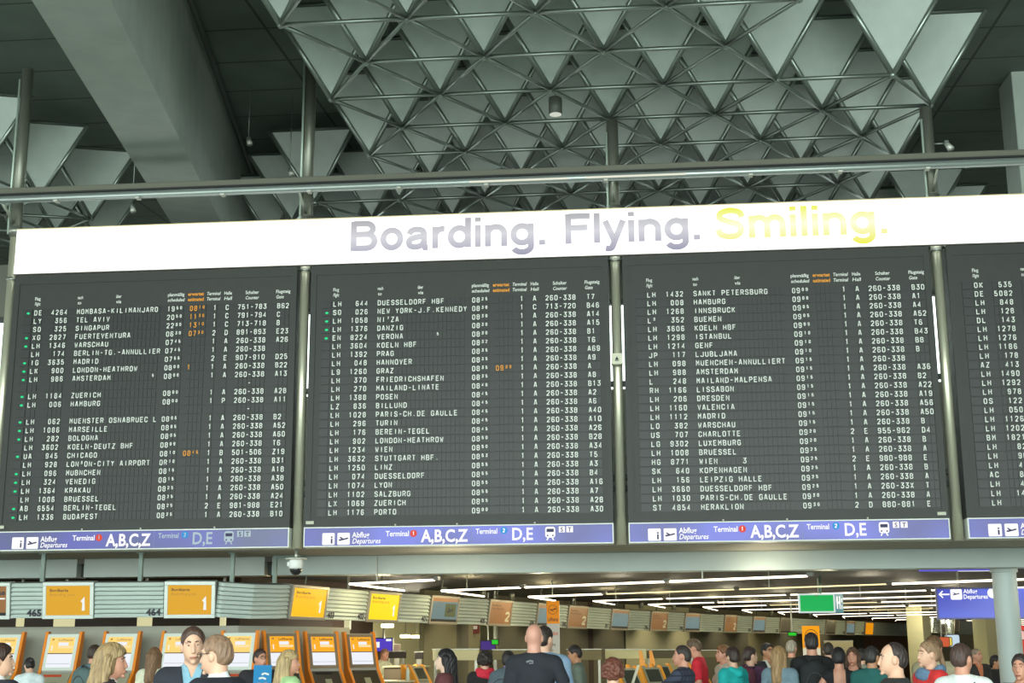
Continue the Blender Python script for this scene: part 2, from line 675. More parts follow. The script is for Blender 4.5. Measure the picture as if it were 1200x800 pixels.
# ------------------------------------------------------------------ materials
M_STEEL = mat('brushed_steel', (150, 152, 142), 0.35, 0.7, noise=0.08, nscale=3)
M_POST = mat('satin_post', (196, 194, 172), 0.3, 0.5)
M_BAR = mat('space_frame_paint', (138, 148, 140), 0.28, 0.7)
M_BAFFLE = mat('baffle_sheet', (176, 186, 178), 0.65, noise=0.05, nscale=4)
M_CONC = mat('fair_faced_concrete', (160, 170, 160), 0.8, noise=0.07, nscale=2.5, bump=0.1)
M_CEIL = joints('ceiling_panels', (100, 112, 103), (66, 74, 69), 3.0, 1.45, 0.05, 0.85, 0.12)
M_BLACK = mat('black_gap', (20, 21, 20), 0.6)
M_BOARD = mat('board_casing', (46, 46, 43), 0.55, noise=0.06, nscale=6)
M_FLAP = mat('flap_cells', (33, 35, 34), 0.45, noise=0.1, nscale=30)
M_FLAPTXT = mat('flap_lettering', (226, 228, 220), 0.6)
M_AMBER = mat('amber_lettering', (232, 150, 40), 0.6)
M_GREEN = glow('green_lamp', (40, 235, 150), 1.0)
M_WHITEPAINT = mat('white_paint', (226, 228, 222), 0.5)
M_DARKTXT = mat('dark_lettering', (44, 42, 52), 0.6)
M_GREY = mat('grey_paint', (150, 154, 148), 0.6, noise=0.05, nscale=2)
M_FLOOR = mat('polished_floor', (184, 190, 182), 0.35, noise=0.08, nscale=1.0)

# ------------------------------------------------------------------ hall shell
TILT = 0.0631


def sloped(name, pts, z0, thick, m):
    """a slab over the plan outline pts whose underside rises with y"""
    mb = MB()
    lo = [(x, y, z0 + TILT * (y - 20)) for x, y in pts]
    hi = [(x, y, z + thick) for x, y, z in lo]
    n = len(pts)
    mb.add(lo + hi, [tuple(range(n - 1, -1, -1)), tuple(range(n, 2 * n))] + [(i, (i + 1) % n, (i + 1) % n + n, i + n) for i in range(n)])
    return tag(mb.build(name, m), kind='structure')


tag(MB().box(-45, 45, -16, 90, -0.2, 0).build('floor', M_FLOOR), kind='structure')
sloped('ceiling', [(-45, -4), (45, -4), (45, 37), (-45, 37)], 11.6, 0.3, M_CEIL)

# the concrete girder crossing under the roof on the left
gA, gB = np.array([-6.83, 13.83]), np.array([-8.80, 24.20])
gC, gD = np.array([-5.94, 13.94]), np.array([-7.80, 24.00])


def ext(a, b, t):
    return tuple(a + (b - a) * t)


sloped('concrete_girder', [ext(gC, gD, -1.3), ext(gC, gD, 2.2), ext(gA, gB, 2.2), ext(gA, gB, -1.3)], 9.3, 2.32, M_CONC)
mb = MB()
for t0, t1 in ((-1.2, 2.2),):
    a, b = ext(gC, gD, t0), ext(gC, gD, t1)
    mb.tube((a[0] + .12, a[1], 11.45 + TILT * (a[1] - 20)), (b[0] + .12, b[1], 11.45 + TILT * (b[1] - 20)), 0.05)
tag(mb.build('girder_conduit', mat('conduit', (74, 80, 74), .5)), 'thin grey conduit running along the top edge of the concrete girder', 'pipe')

# concrete pier at the right edge of the hall
px_ = at(1194, 120, 24)
tag(MB().box(px_[0] - .09, px_[0] + .9, 24, 24.9, 3.4, 11.9).build('concrete_pier', M_CONC, bevel=.02), kind='structure')

tag(MB().box(20, 20.4, -4, 37, 0, 12.9).build('unseen_wall_right', mat('light_block_wall', (150, 156, 146), .8)), kind='structure')  # unseen wall, added to block sky light from the right

# glazed rear wall of the hall above the gallery
mb = MB()
for i in range(-15, 16):
    mb.box(i * 3 - .06, i * 3 + .06, 36.6, 36.8, 3.4, 12.6)
for z in (3.5, 5.75, 6.05, 8.6, 10.9):
    mb.box(-45, 45, 36.6, 36.78, z, z + .14)
tag(mb.build('window_1', mat('window_mullions', (92, 96, 92), .5)), kind='structure')
gm = bpy.data.materials.new('window_glass')
gm.use_nodes = True
gb = gm.node_tree.nodes['Principled BSDF']
gb.inputs['Base Color'].default_value = (0.95, 1, 0.98, 1)
gb.inputs['Transmission Weight'].default_value = 1.0
gb.inputs['Roughness'].default_value = 0.0
gb.inputs['IOR'].default_value = 1.02
tag(MB().box(-45, 45, 36.68, 36.70, 8.6, 11.0).build('window_2', gm), kind='structure')
M_REAR = mat('rear_hall_wall', (150, 150, 138), .7, noise=.05, nscale=1)
tag(MB().box(-45, 45, 36.8, 37.0, 3.38, 8.55).box(-45, 45, 36.8, 37.0, 11.0, 12.9).build('wall_back', M_REAR), kind='structure')

# gallery slab above the check-in hall, its soffit under the board, and the edge beam
M_SOFFIT = mat('gallery_soffit', (158, 155, 142), .7, noise=.05, nscale=2)
mb = MB()
mb.box(-45, 45, 20.3, 21.8, 3.10, 3.38)
tag(mb.build('gallery_soffit', M_SOFFIT), kind='structure')
tag(MB().box(-45, 45, 21.81, 90, 3.02, 3.38).build('gallery_slab', mat('slab', (90, 88, 82), .8)), kind='structure')
M_EDGE = mat('edge_beam_sheet', (166, 176, 172), .5, noise=.04, nscale=1.2)
xs = [-30, at(92, 665, 21.8)[0], at(312, 665, 21.8)[0], 30]
for i in range(3):
    g0 = .09 if i else 0
    o = MB().box(xs[i] + g0, xs[i + 1] - (.03 if i < 2 else 0), 21.8, 22.2, 2.80, 3.099).build('edge_beam', M_EDGE, bevel=.008)
    tag(o, kind='structure')
tag(MB().box(-30, 30, 22.0, 22.25, 2.82, 3.0).build('edge_beam_core', mat('beam_core', (70, 76, 72), .7)), kind='structure')

# slatted dark ceiling of the check-in hall, slats along the lamp lines
LD = Vector((0.845, -0.535, 0)).normalized()
LN = Vector((0.535, 0.845, 0)).normalized()
sc_ = joints('slatted_ceiling', (42, 38, 34), (20, 18, 17), 0, 0.22, 0.10, .7, .1, 'XY')
mb = MB()
ang = math.atan2(LD.y, LD.x)
corners = [(-14, 22.26), (30, 22.26), (30, 89), (-14, 89)]
ca, sa = math.cos(-ang), math.sin(-ang)
loc = [(x * ca - y * sa, x * sa + y * ca) for x, y in corners]
mb.add([(x, y, 2.96) for x, y in loc] + [(x, y, 3.01) for x, y in loc], [(3, 2, 1, 0), (4, 5, 6, 7), (0, 1, 5, 4), (1, 2, 6, 5), (2, 3, 7, 6), (3, 0, 4, 7)])
o = mb.build('slatted_ceiling', sc_)
o.rotation_euler = (0, 0, ang)
tag(o, kind='structure')

# ------------------------------------------------------------------ space frames
FB, FS = 1.6437, 1.4413 * 1.0
FH = 1.342
FX0, FZ = -4.474, 9.7371


def space_frame(rows, label, loc, rotz, bar=1.0):
    """rows: {r: (k0, k1)}; the lower nodes lie on local z = slope*y, the apexes of inverted pyramids with one sheet each"""
    root = thing('space_frame', label, 'ceiling truss', loc, (0, 0, rotz))

    def node(r, k):
        y = r * FS
        return Vector(((k + .5 * (r % 2)) * FB, y, TILT * y))
    low = MB()
    web = MB()
    upp = MB()
    joint = low
    nodes = {(r, k): node(r, k) for r, (a, b) in rows.items() for k in range(a, b + 1)}
    done = set()
    for (r, k), p in nodes.items():
        joint.ball(p, .05 * bar, 6, 8)
        o = r % 2
        for q in ((r, k + 1), (r + 1, k - 1 + o), (r + 1, k + o)):
            if q in nodes:
                low.tube(p, nodes[q], .030 * bar, 6)
        h = FH

        def up(dx, dy):
            return p + Vector((dx * FB, dy * FB, h + TILT * dy * FB))
        a, b, c = up(-.5, -.289), up(.5, -.289), up(0, .577)
        for q in (a, b):
            web.tube(p, q, .042 * bar, 6)
        web.tube(p, c, .026 * bar, 6)
        for s, e in ((a, b), (b, c), (c, a)):
            key = tuple(sorted(((round(s.x, 2), round(s.y, 2)), (round(e.x, 2), round(e.y, 2)))))
            if key not in done:
                done.add(key)
                upp.tube(s, e, .034 * bar, 6)
        # the hanging sheet between the two front web bars
        n = (b - a).cross(p - a).normalized()
        ins = .05
        m0 = (a + b + p) / 3
        tri = [a + (m0 - a) * ins, p + (m0 - p) * ins, b + (m0 - b) * ins]
        s = MB()
        s.add([v for v in tri] + [v + n * .02 for v in tri], [(0, 1, 2), (5, 4, 3), (0, 3, 4, 1), (1, 4, 5, 2), (2, 5, 3, 0)])
        s.build('baffle_panel', M_BAFFLE, root)
    low.build('lower_lattice', M_BAR, root, True)
    web.build('web_lattice', M_BAR, root, True)
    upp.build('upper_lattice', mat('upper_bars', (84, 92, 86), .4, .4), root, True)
    return root


rows = {-2: (0, 3), -1: (0, 3), 0: (0, 4), 1: (0, 3), 2: (0, 5), 3: (0, 5), 4: (0, 5), 5: (0, 5), 6: (-1, 5), 7: (-2, 5), 8: (-2, 5), 9: (-2, 6), 10: (-3, 7)}
Y0 = 20.2 - 3 * FS
space_frame(rows, 'large triangulated space frame of pale hanging triangular sheets above the departure boards', (FX0, Y0, FZ - 3 * TILT * FS), 0)
LP = at(107, 256.5, 25.0)
space_frame({-2: (-4, -1), -1: (-4, -1), 0: (-3, 0), 1: (-4, -1), 2: (-3, 0)},
            'smaller triangulated space frame left of the concrete girder, behind the leftmost post', tuple(LP), math.radians(18))

# ------------------------------------------------------------------ board posts, rail
PX = [-9.92, -5.152, -0.322, 4.475]
plabel = ['steel hanger post at the left end of the departure boards',
          'steel hanger post between the first and second departure boards, camera dome at its foot',
          'steel hanger post between the second and third departure boards, with a sensor box',
          'steel hanger post between the third board and the cut-off right board']
ptop = [11.0, 11.55, 9.67, 9.67]
for i, x in enumerate(PX):
    t = thing('hanger_post', plabel[i], 'post', (x, 20.16, 3.1), group='posts carrying the departure boards')
    MB().lathe([(.075, 0), (.075, 5.2)], 20).build('lower_tube', M_POST, t, True)
    MB().lathe([(.092, 5.0), (.092, ptop[i] - 3.1)], 20).build('upper_tube', mat('upper_post', (128, 130, 118), .38, .6), t, True)
    MB().lathe([(.085, 4.28), (.085, 4.335)], 20).build('collar', M_STEEL, t, True)
    MB().lathe([(.115, 5.05), (.115, 5.17)], 20).build('collar', M_STEEL, t, True)
    MB().tube((-.09, -.075, 5.05), (-.09, -.075, ptop[i] - 3.3), .018).build('cable_duct', mat('cable_duct', (180, 196, 182), .4, .3), t, True)

RZ = 8.56
t = thing('lighting_rail', 'long horizontal lighting rail running across in front of the posts above the white banner', 'rail', (0, 19.6, RZ))
MB().box(-14, 14, -.02, .10, .085, .185).build('channel', mat('rail_channel', (104, 104, 92), .5, .3), t, bevel=.01)
MB().box(-14, 14, -.05, .12, .055, .084).build('shadow_gap', M_BLACK, t)
MB().tube((-14, 0, 0), (14, 0, 0), .062, 16).build('tube', mat('rail_tube', (166, 176, 172), .3, .6), t, True)
for px in (68, 163, 262, 363, 468, 570, 710, 880, 985, 1088):
    x = at(px, 212, 19.6)[0]
    MB().box(x - .03, x + .03, -.06, .06, -.075, -.05).build('clip', mat('rail_clip', (220, 222, 210), .3, .4), t)
for px in (608, 745):
    x = at(px, 205, 19.6)[0]
    MB().box(x - .75, x + .75, -.075, -.04, -.03, -.008).build('glow_strip', glow('rail_light', (226, 224, 205), 1.1), t)
for x in PX:
    MB().path([(x, .45, -.25), (x, .05, -.02)], .022).build('bracket', mat('rail_bracket', (160, 164, 150), .4, .5), t, True)


def hung_lamp(name, label, cat, p, r, h, rod, group=None):
    t = thing(name, label, cat, tuple(p), group=group)
    MB().lathe([(r * .5, h), (r, h - .02), (r, 0.0)], 24).build('housing', mat('lamp_housing', (120, 124, 116), .45, .3), t, True)
    MB().lathe([(r * .92, -.004), (r * .6, .02)], 24).build('lens', glow('spot_lens', (205, 210, 196), 1.0), t, True)
    MB().tube((0, 0, h - .01), (0, 0, h + rod), .015).build('rod', M_BAR, t, True)
    return t


hung_lamp('downlight', 'cylindrical downlight hanging inside the large space frame', 'lamp', at(651, 134, 20), .105, .29, 1.45)


def spot(px, py, Y, label, rod, arm=None):
    p = at(px, py, Y)
    t = thing('spotlight', label, 'lamp', tuple(p), group='small spotlights under the roof')
    MB().tube((0, 0, .0), (.05, -.06, -.12), .035, 12, .055).build('head', mat('spot_head', (196, 200, 190), .4, .3), t, True)
    MB().tube((0, 0, 0), (0, 0, rod) if arm is None else (arm, 0, 0), .008 if arm is None else .014).build('rod', M_BAR, t, True)
    MB().box(-.03, .03, -.03, .03, -.01, .04).build('joint', M_BAR, t)
    return t


spot(1109, 168, 20.16, 'small white spotlight beside the hanger post right of the third departure board', 0, 4.475 + .09 - float(at(1109, 168, 20.16)[0]))
spot(340, 199, 23, 'small white spotlight left of the hanger post that carries the camera dome', 1.4)
spot(291, 163, 23, 'small spotlight against the dark ceiling just right of the concrete girder', 1.2)
spot(155, 242, 23.6, 'small spotlight left of the concrete girder, near the smaller space frame', 2.0)

# ------------------------------------------------------------------ departure boards
Z0 = 3.401
BH = 7.437 - Z0
ROW1, PITCH = 6.812, 0.1333
bx = [(-9.80, -5.243), (-5.021, -0.432), (-0.2135, 4.335), (4.584, 9.15)]
R1 = """DE|4264|MOMBASA-KILIMANJARO|1950|0810|1|C|751-783|B62|*
LY|356|TEL AVIV|2050|1130|1|C|791-794|C|
SQ|325|SINGAPUR|2200|1310|1|C|713-718|B|
XG|2827|FUERTEVENTURA|0630|0730|2|D|891-893|E23|*
LH|1346|WARSCHAU|0745||1|A|260-338|A26|*
LH|174|BERLIN-TG.-ANNULLIER|0745||1|A|260-338||
IG|3635|MADRID|0755||2|E|907-910|D25|*
LK|900|LONDON-HEATHROW|0800|1|1|A|260-338|B22|*
LH|986|AMSTERDAM         s|0800||1|A|260-338|A13|*
|||||||   -||
LH|1184|ZUERICH|0800||1|A|260-338|A28|*
LH|006|HAMBURG|0800||1|P|260-338|A11|*
|||||||   -||
LH|062|MUENSTER OSNABRUEC L|0805||1|A|260-338|B2|*
LH|1086|MARSEILLE|0805||1|A|260-338|A52|*
LH|282|BOLOGNA|0805||1|A|260-338|A60|*
LH|3602|KOELN-DEUTZ BHF|0809||1|A|260-338|T6|
UA|945|CHICAGO|0810|0845|1|B|501-506|Z19|*
LH|928|LON'ON-CITY AIRPORT|0R10||1|A|260-338|B31|
LH|096|MUBNCHEN|0815||1|A|260-338|A18|*
LH|324|VENEDIG|0815||1|A|260-338|A38|*
LH|1364|KRAKAU|0825||1|A|260-338|A50|*
LH|1006|BRUESSEL|0825||1|A|260-338|A24|
AB|6554|BERLIN-TEGEL|0825||2|E|981-988|E21|*
LH|1336|BUDAPEST|0825||1|A|260-338|B10|*"""
R2 = """LH|644|DUESSELDORF HBF|0825||1|A|260-338|T7|
SQ|026|NEW YORK-J.F.KENNEDY|0830||1|C|713-720|B46|*
LH|1058|NI?ZA|0830||1|A|260-338|A14|*
LH|1376|DANZIG|0830||1|A|260-338|A15|*
EN|8224|VERONA       s|0830||1|A|260-338|B1|*
LH|3604|KOELN HBF|0832||1|A|260-338|T6|
LH|1392|PRAG|0835||1|A|260-338|A69|
LH|048|HANNOVER|0835||1|A|260-338|A9|
L9|1260|GRAZ|0835|0930|1|A|260-338|A|
LH|370|FRIEDRICHSHAFEN|0835||1|A|260-338|A8|
LH|270|MAILAND-LINATE|0840||1|A|260-338|B13|
LH|1388|POSEN|0845||1|A|260-338|A2|
LZ|836|BILLUND|0845||1|A|260-338|A6|
LH|1028|PARIS-CH.DE GAULLE|0845||1|A|260-338|A40|
LH|296|TURIN|0845||1|A|260-338|A10|
LH|176|BEREIN-TEGEL|0845||1|A|260-338|A26|
LH|902|LONDON-HEATHROW|0850||1|A|260-338|B28|
LH|1234|WIEN|0850||1|A|260-338|A34|
LH|3632|STUTTGART HBF.|0853||1|A|260-338|T5|
LH|1250|LINZ|0855||1|A|260-338|A3|
LH|074|DUESSELDORF|0855||1|A|260-338|B4|
LH|1074|LYON|0855||1|A|260-338|A16|
LH|1102|SALZBURG|0855||1|A|260-338|A7|
LX|1069|ZUERICH|0855||1|A|260-338|A28|
LH|1176|PORTO|0900||1|A|260-338|A30|"""
R3 = """LH|1432|SANKT PETERSBURG|0900||1|A|260-338|B30|
LH|008|HAMBURG|0900||1|A|260-338|A1|
LH|1268|INNSBRUCK|0905||1|A|260-338|A4|
Ls|352|BUEMEN|0905||1|A|260-338|A52|
LH|3606|KOELN HBF|0909||1|A|260-338|T6|
LH|1298|ISTANBUL|0910||1|A|260-338|B43|
LH|1214|GENF|0910||1|A|260-338|B8|
JP|117|LJUBLJAMA|0910||1|A|260-338|B|
LH|098|MUENCHEN-ANNULLIERT|0915||1|A|260-338||
LH|988|AMSTERDAM|0915||1|A|260-338|A36|
L|248|MAILAND-MALPENSA|0915||1|A|260-338|B2|
RH|1166|LISSABON|0915||1|A|260-338|A22|
LH|206|DRESDEN|0915||1|A|260-338|A19|
LH|1160|VALENCIA|0915||1|A|260-338|A56|
LH|1112|MADRID|0915||1|A|260-338|A50|
LO|382|WARSCHAU|0915||1|A|260-338|B|
US|707|CHARLOTTE|0920||2|E|955-962|D4|
LG|9302|LUXEMBURG|0920||1|A|260-338|B|
LH|1008|BRUESSEL|0925||1|A|260-338|A|
HG|8771|WIEN     3|0925||2|E|980-988|E|
SK|640|KOPENHAGEN|0925||1|A|260-338|B|
LH|156|LEIPZIG HALLE|0925||1|A|260-338|A|
LH|3660|DUESSELDORF HBF|0925||1|A|260-33X|T|
LH|1030|PARIS-CH.DE GAULLE|0930||1|A|260-338|A|
ST|4854|HERAKLION|0930||2|D|880-881|E|"""
R4 = "\n".join(a + '|' + b + '|||||||||' for a, b in (q.split() for q in
     "OK 535,DE 5082,LH 848,LH 128,DL 143,LH 1278,LH 1276,LH 1186,LH 178,AZ 413,LH 1490,LH 1292,LH 978,OS 122,LH 050,LH 1126,LH 1202,BM 1821,LH 82,LH 90,LH 44,AC 87,LH 41,LH 142,LH 0".split(',')))
FIELDS = (('code', .35, 2), ('num', .63, 4), ('dest', 1.045, 20), ('time', 2.505, 4), ('est', 2.865, 4), ('term', 3.24, 1), ('hall', 3.435, 1), ('cnt', 3.625, 7), ('gate', 4.25, 3))
CP = 0.0678
CAP = 0.083
blabel = ['black split-flap departure board at the left with amber estimated times in its top four rows',
          'black split-flap departure board second from the left, between the camera-dome post and the sensor-box post',
          'black split-flap departure board third from the left, under the yellow word on the banner',
          'black split-flap departure board cut off by the right edge']


def board(i, data):
    x0, x1 = bx[i]
    w = x1 - x0
    t = thing('departure_board', blabel[i], 'departure board', (x0, 20, Z0), group='departure boards under the white banner')
    c = MB().box(0, w, .03, .55, .004, BH - .004).build('casing', M_BOARD, t, bevel=.012)
    fr = MB()
    fr.box(0, w, .018, .031, BH - .155, BH - .004).box(0, .09, .018, .031, .12, BH - .155).box(w - .09, w, .018, .031, .12, BH - .155).box(0, w, .018, .031, .004, .12)
    fr.build('front_frame', M_BOARD, t)
    # headings
    hd = MB()
    am = MB()
    z1, z2 = 7.02 - Z0, 6.935 - Z0
    for a, b, u, ww in (('Flug', 'Flight', .354, .09), ('nach', 'to', 1.05, .085), ('über', 'via', 1.672, .085), ('planmäßig', 'scheduled', 2.507, .265),
                        ('Terminal', 'Terminal', 3.128, .215), ('Halle', 'Hall', 3.41, .12), ('Schalter', 'Counter', 3.748, .21), ('Flugsteig', 'Gate', 4.232, .225)):
        if i == 3 and u > 1.6:
            continue
        for s, z in ((a, z1), (b, z2)):
            text(hd, s, u, z, .05, min(ww, .03 * len(s)), .026, .015, shear=.15 if s == b else 0)
    hd.build('heading_lettering', M_FLAPTXT, t)
    if i < 3:
        for s, z in (('erwartet', z1), ('estimated', z2)):
            text(am, s, 2.83, z, .052, .255, .026, .03)
        am.build('amber_heading', M_AMBER, t)
    n_f = 9 if i < 3 else 3
    rows_ = data.split('\n')
    for r, line in enumerate(rows_):
        f = line.split('|')
        zc = ROW1 - r * PITCH - Z0
        fl = MB()
        for (nm, u, n) in FIELDS[:n_f]:
            for q in range(n):
                a = u - .004 + q * CP
                fl.box(a + .0025, a + CP - .0025, .018, .031, zc - .056, zc + .056)
        fl.box(.19, .325, .014, .031, zc - .056, zc + .056)
        fl.box(.19, FIELDS[n_f - 1][1] + FIELDS[n_f - 1][2] * CP - .008, .028, .032, zc - .058, zc + .058)
        ro = fl.build('flap_row', M_FLAP, t)
        tx = MB()
        zb = zc - CAP * .5
        y = .0125
        cells(tx, f[0].replace('s', ' '), .35, zb, CAP, CP * 1.12, .05, y)
        if 's' in f[0]:
            flapchar(tx, '3', .35 + CP * 1.6, zb + .04, .045, .028, y, .009)
        cells(tx, f[1].rjust(4), .63, zb, CAP, CP * 1.04, .046, y)
        if i < 3:
            cells(tx, f[2].replace('s', ' ').replace("'", ' ').replace('?', ' '), 1.045, zb, CAP, CP * 1.03, .05, y)
            for ch in "s'?":
                if ch in f[2]:
                    flapchar(tx, '5' if ch == 's' else '3' if ch == "'" else '7', 1.045 + (f[2].index(ch) + .5) * CP * 1.03, zb + .04, .045, .028, y, .009)
            cells(tx, f[3][:2], 2.505, zb, CAP, CP, .048, y)
            for q, ch in enumerate(f[3][2:]):
                flapchar(tx, ch, 2.505 + CP * (2.5 + q * .85), zb + .032, .05, .03, y, .010)
            cells(tx, f[5], 3.24, zb, CAP, CP, .048, y)
            cells(tx, f[6], 3.435, zb, CAP, CP, .05, y)
            cells(tx, f[7], 3.625, zb, CAP, CP, .048, y)
            cells(tx, f[8], 4.25, zb, CAP, CP, .048, y)
        if tx.v:
            tx.build('flap_lettering', M_FLAPTXT, ro)
        if i < 3 and f[4]:
            e = MB()
            cells(e, f[4][:2], 2.865, zb, CAP, CP, .048, y)
            for q, ch in enumerate(f[4][2:]):
                flapchar(e, ch, 2.865 + CP * (2.5 + q * .85), zb + .032, .05, .03, y, .010)
            e.build('amber_lettering', M_AMBER, ro)
        if len(f) > 9 and f[9] == '*':
            MB().ball((.265, .012, zc - .004), (.026, .01, .018), 6, 10).build('status_lamp', M_GREEN, ro, True)
    pl = {0: .02, 1: .03, 2: w - .16, 3: .02}[i]
    if i < 3:
        MB().box(pl, pl + .12, -.006, 0, .045, .09).build('maker_plate', mat('plate', (190, 190, 170), .5), t)
    # small screws on the lower frame
    for u in (.3, .5, .75):
        MB().box(w * u - .012, w * u + .012, -.004, .001, .008, .03).build('screw', mat('plate', (190, 190, 170), .5), t)
    return t


for i, d in enumerate((R1, R2, R3, R4)):
    board(i, d)

# backlit guidance strips below the boards
SH = 3.401 - 3.1076
slabel = ['blue guidance strip under the left departure board with a grey train pictogram',
          'lit blue guidance strip under the second departure board from the left',
          'lit blue guidance strip under the third departure board from the left',
          'blue guidance strip cut off by the right edge']
M_STRIPW = glow('strip_white', (255, 255, 255), 1.05)
M_STRIPDIM = glow('strip_dim_white', (176, 196, 204), 1.0)
M_RED = glow('strip_red', (226, 70, 50), 1.0)
M_CYAN = glow('strip_cyan', (40, 150, 220), 1.0)


def bluemat(name, a, b):
    m = mat(name, (8, 8, 22), .3, emit=a, estr=.92, noise=0)
    nt = m.node_tree
    bs = nt.nodes['Principled BSDF']
    tc = nt.nodes.new('ShaderNodeTexCoord')
    n = nt.nodes.new('ShaderNodeTexNoise')
    n.inputs['Scale'].default_value = 1.1
    n.inputs['Detail'].default_value = 0
    r = nt.nodes.new('ShaderNodeValToRGB')
    r.color_ramp.elements[0].color = lin(a)
    r.color_ramp.elements[1].color = lin(b)
    r.color_ramp.elements[0].position = .35
    r.color_ramp.elements[1].position = .65
    nt.links.new(tc.outputs['Object'], n.inputs['Vector'])
    nt.links.new(n.outputs['Fac'], r.inputs['Fac'])
    nt.links.new(r.outputs['Color'], bs.inputs['Emission Color'])
    return m


M_BLUE = bluemat('lit_blue', (56, 52, 150), (84, 90, 214))
M_BLUED = bluemat('weak_blue', (78, 84, 132), (82, 84, 178))


def plane_icon(mb, x, z, s, y):
    """side view of a climbing airliner as a flat pictogram"""
    pts = [(-.42, -.12), (-.36, -.02), (-.2, -.04), (-.36, .16), (-.26, .17), (.0, 0.02), (.3, .1), (.4, .08), (.42, .03), (.3, -.03), (-.3, -.17)]
    mb.add([(x + a * s, y, z + b * s) for a, b in pts[::-1]], [tuple(range(len(pts)))])


def strip(i):
    x0, x1 = bx[i]
    w = x1 - x0
    k = w / 1128.0
    t = thing('guidance_strip', slabel[i], 'sign', (x0, 20, 3.1076), group='blue guidance strips under the departure boards')
    fr = MB()
    b = .016
    fr.box(0, w, 0, .28, 0, b).box(0, w, 0, .28, SH - b, SH).box(0, b, 0, .28, b, SH - b).box(w - b, w, 0, .28, b, SH - b)
    fr.build('frame', M_WHITEPAINT, t)
    fc = MB().box(b, w - b, .012, .2, b, SH - b).build('face', M_BLUED if i == 0 else M_BLUE, t)
    y = .0105

    def X(c):
        return (c - 52) * k

    def Zc(c):
        return SH * (1 - (c - 447) / 80.0)
    ic = MB()
    tx = MB()
    for a in (121, 177):
        ic.rrect(X(a), X(a + 46), Zc(519), Zc(471), .015, y, y + .001)
    text(tx, 'Abflug', X(231), Zc(490), .075, X(295) - X(231), y, .02)
    text(tx, 'Departures', X(232), Zc(514), .072, X(335) - X(232), y, .012, shear=.22)
    text(tx, 'Terminal', X(355), Zc(487), .075, X(440) - X(355), y, .02)
    text(tx, 'A,B,C,Z', X(484), Zc(511), .17, X(656) - X(484), y, .028)
    dim = i == 0
    if dim:
        ic.build('pictogram', M_STRIPW, fc)
        tx.build('lettering', M_STRIPW, fc)
        tx, ic = MB(), MB()
    text(tx, 'Terminal', X(684), Zc(482), .072, X(762) - X(684), y, .02)
    text(tx, 'D,E', X(816), Zc(508), .17, X(891) - X(816), y, .02)
    # train front
    ic.rrect(X(935), X(971), Zc(501), Zc(458), .035, y, y + .001)
    ic.prism([(X(939), Zc(511)), (X(944), Zc(511)), (X(948), Zc(500)), (X(943), Zc(500))], y, y + .001)
    ic.prism([(X(962), Zc(511)), (X(967), Zc(511)), (X(963), Zc(500)), (X(958), Zc(500))], y, y + .001)
    ic.box(X(984), X(1006), y, y + .001, Zc(481), Zc(457))
    ic.box(X(1011), X(1035), y, y + .001, Zc(481), Zc(457))
    w_ = M_STRIPDIM if dim else M_STRIPW
    ic.build('pictogram', w_, fc)
    tx.build('lettering', w_, fc)
    y2 = .0085
    INK = glow('strip_ink', (60, 60, 92), 1.0)
    MB().box(X(153), X(159), y2, y2 + .001, Zc(513), Zc(494)).box(X(153), X(159), y2, y2 + .001, Zc(491), Zc(485)).build('information_mark', INK, fc)
    dk = MB()
    plane_icon(dk, X(200), Zc(495), (X(223) - X(177)) * .95, y2)
    dk.build('plane_mark', INK, fc)
    MB().rrect(X(940), X(966), Zc(479), Zc(466), .01, y2, y2 + .001).build('train_window', INK, fc)
    for a_ in (941, 960):
        MB().box(X(a_), X(a_ + 5), y2, y2 + .001, Zc(496), Zc(490)).build('train_lamp', INK, fc)
    for s_, a_ in (('S', 995), ('T', 1023)):
        dk = MB()
        text(dk, s_, X(a_), Zc(478), .06, None, y2, .02, 'c')
        dk.build('letter', INK, fc)
    MB().disc(X(457), Zc(477), .052, y).build('red_disc', M_RED, fc)
    MB().disc(X(786), Zc(470), .052, y).build('blue_disc', M_CYAN, fc)
    for s_, a_, b_ in (('1', 457, 485), ('2', 786, 478)):
        nn = MB()
        flapchar(nn, s_, X(a_), Zc(b_), .06, .036, y2, .013)
        nn.build('number', w_, fc)
    MB().box(X(668) - .004, X(668) + .004, y, y + .002, b, SH - b).build('joint', mat('strip_joint', (120, 125, 170), .5), fc)
    return t


for i in range(4):
    strip(i)

# white banner
t = thing('slogan_banner', 'long glowing white light box with the slogan above the departure boards', 'banner', (-9.83, 20, 7.4375))
BW = 20.4
bh = 8.1945 - 7.4375
MB().box(0, BW, .02, .055, 0.004, bh).build('casing', mat('banner_casing', (200, 202, 190), .5), t)
fc = MB().box(0.01, BW - .01, 0, .03, .016, bh - .012).build('lit_face', glow('banner_white', (255, 255, 252), 1.45), t)
MB().box(0.01, BW - .01, .056, .058, .016, bh - .012).build('rear_fill_glow', glow('banner_rear_fill', (246, 255, 250), 3.0), t)  # glowing back added to brighten the roof and frame behind the banner
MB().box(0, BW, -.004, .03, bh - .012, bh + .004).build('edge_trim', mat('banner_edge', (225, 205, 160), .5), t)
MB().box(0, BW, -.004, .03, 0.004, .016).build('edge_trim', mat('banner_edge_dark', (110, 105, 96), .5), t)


def bannertext(s, xa, xb, m, zb=.212, cap=.475):
    mb = MB()
    slogan(mb, s, xa + 9.83, zb, cap, xb - xa, -.003)
    return mb.build('lettering', m, fc)


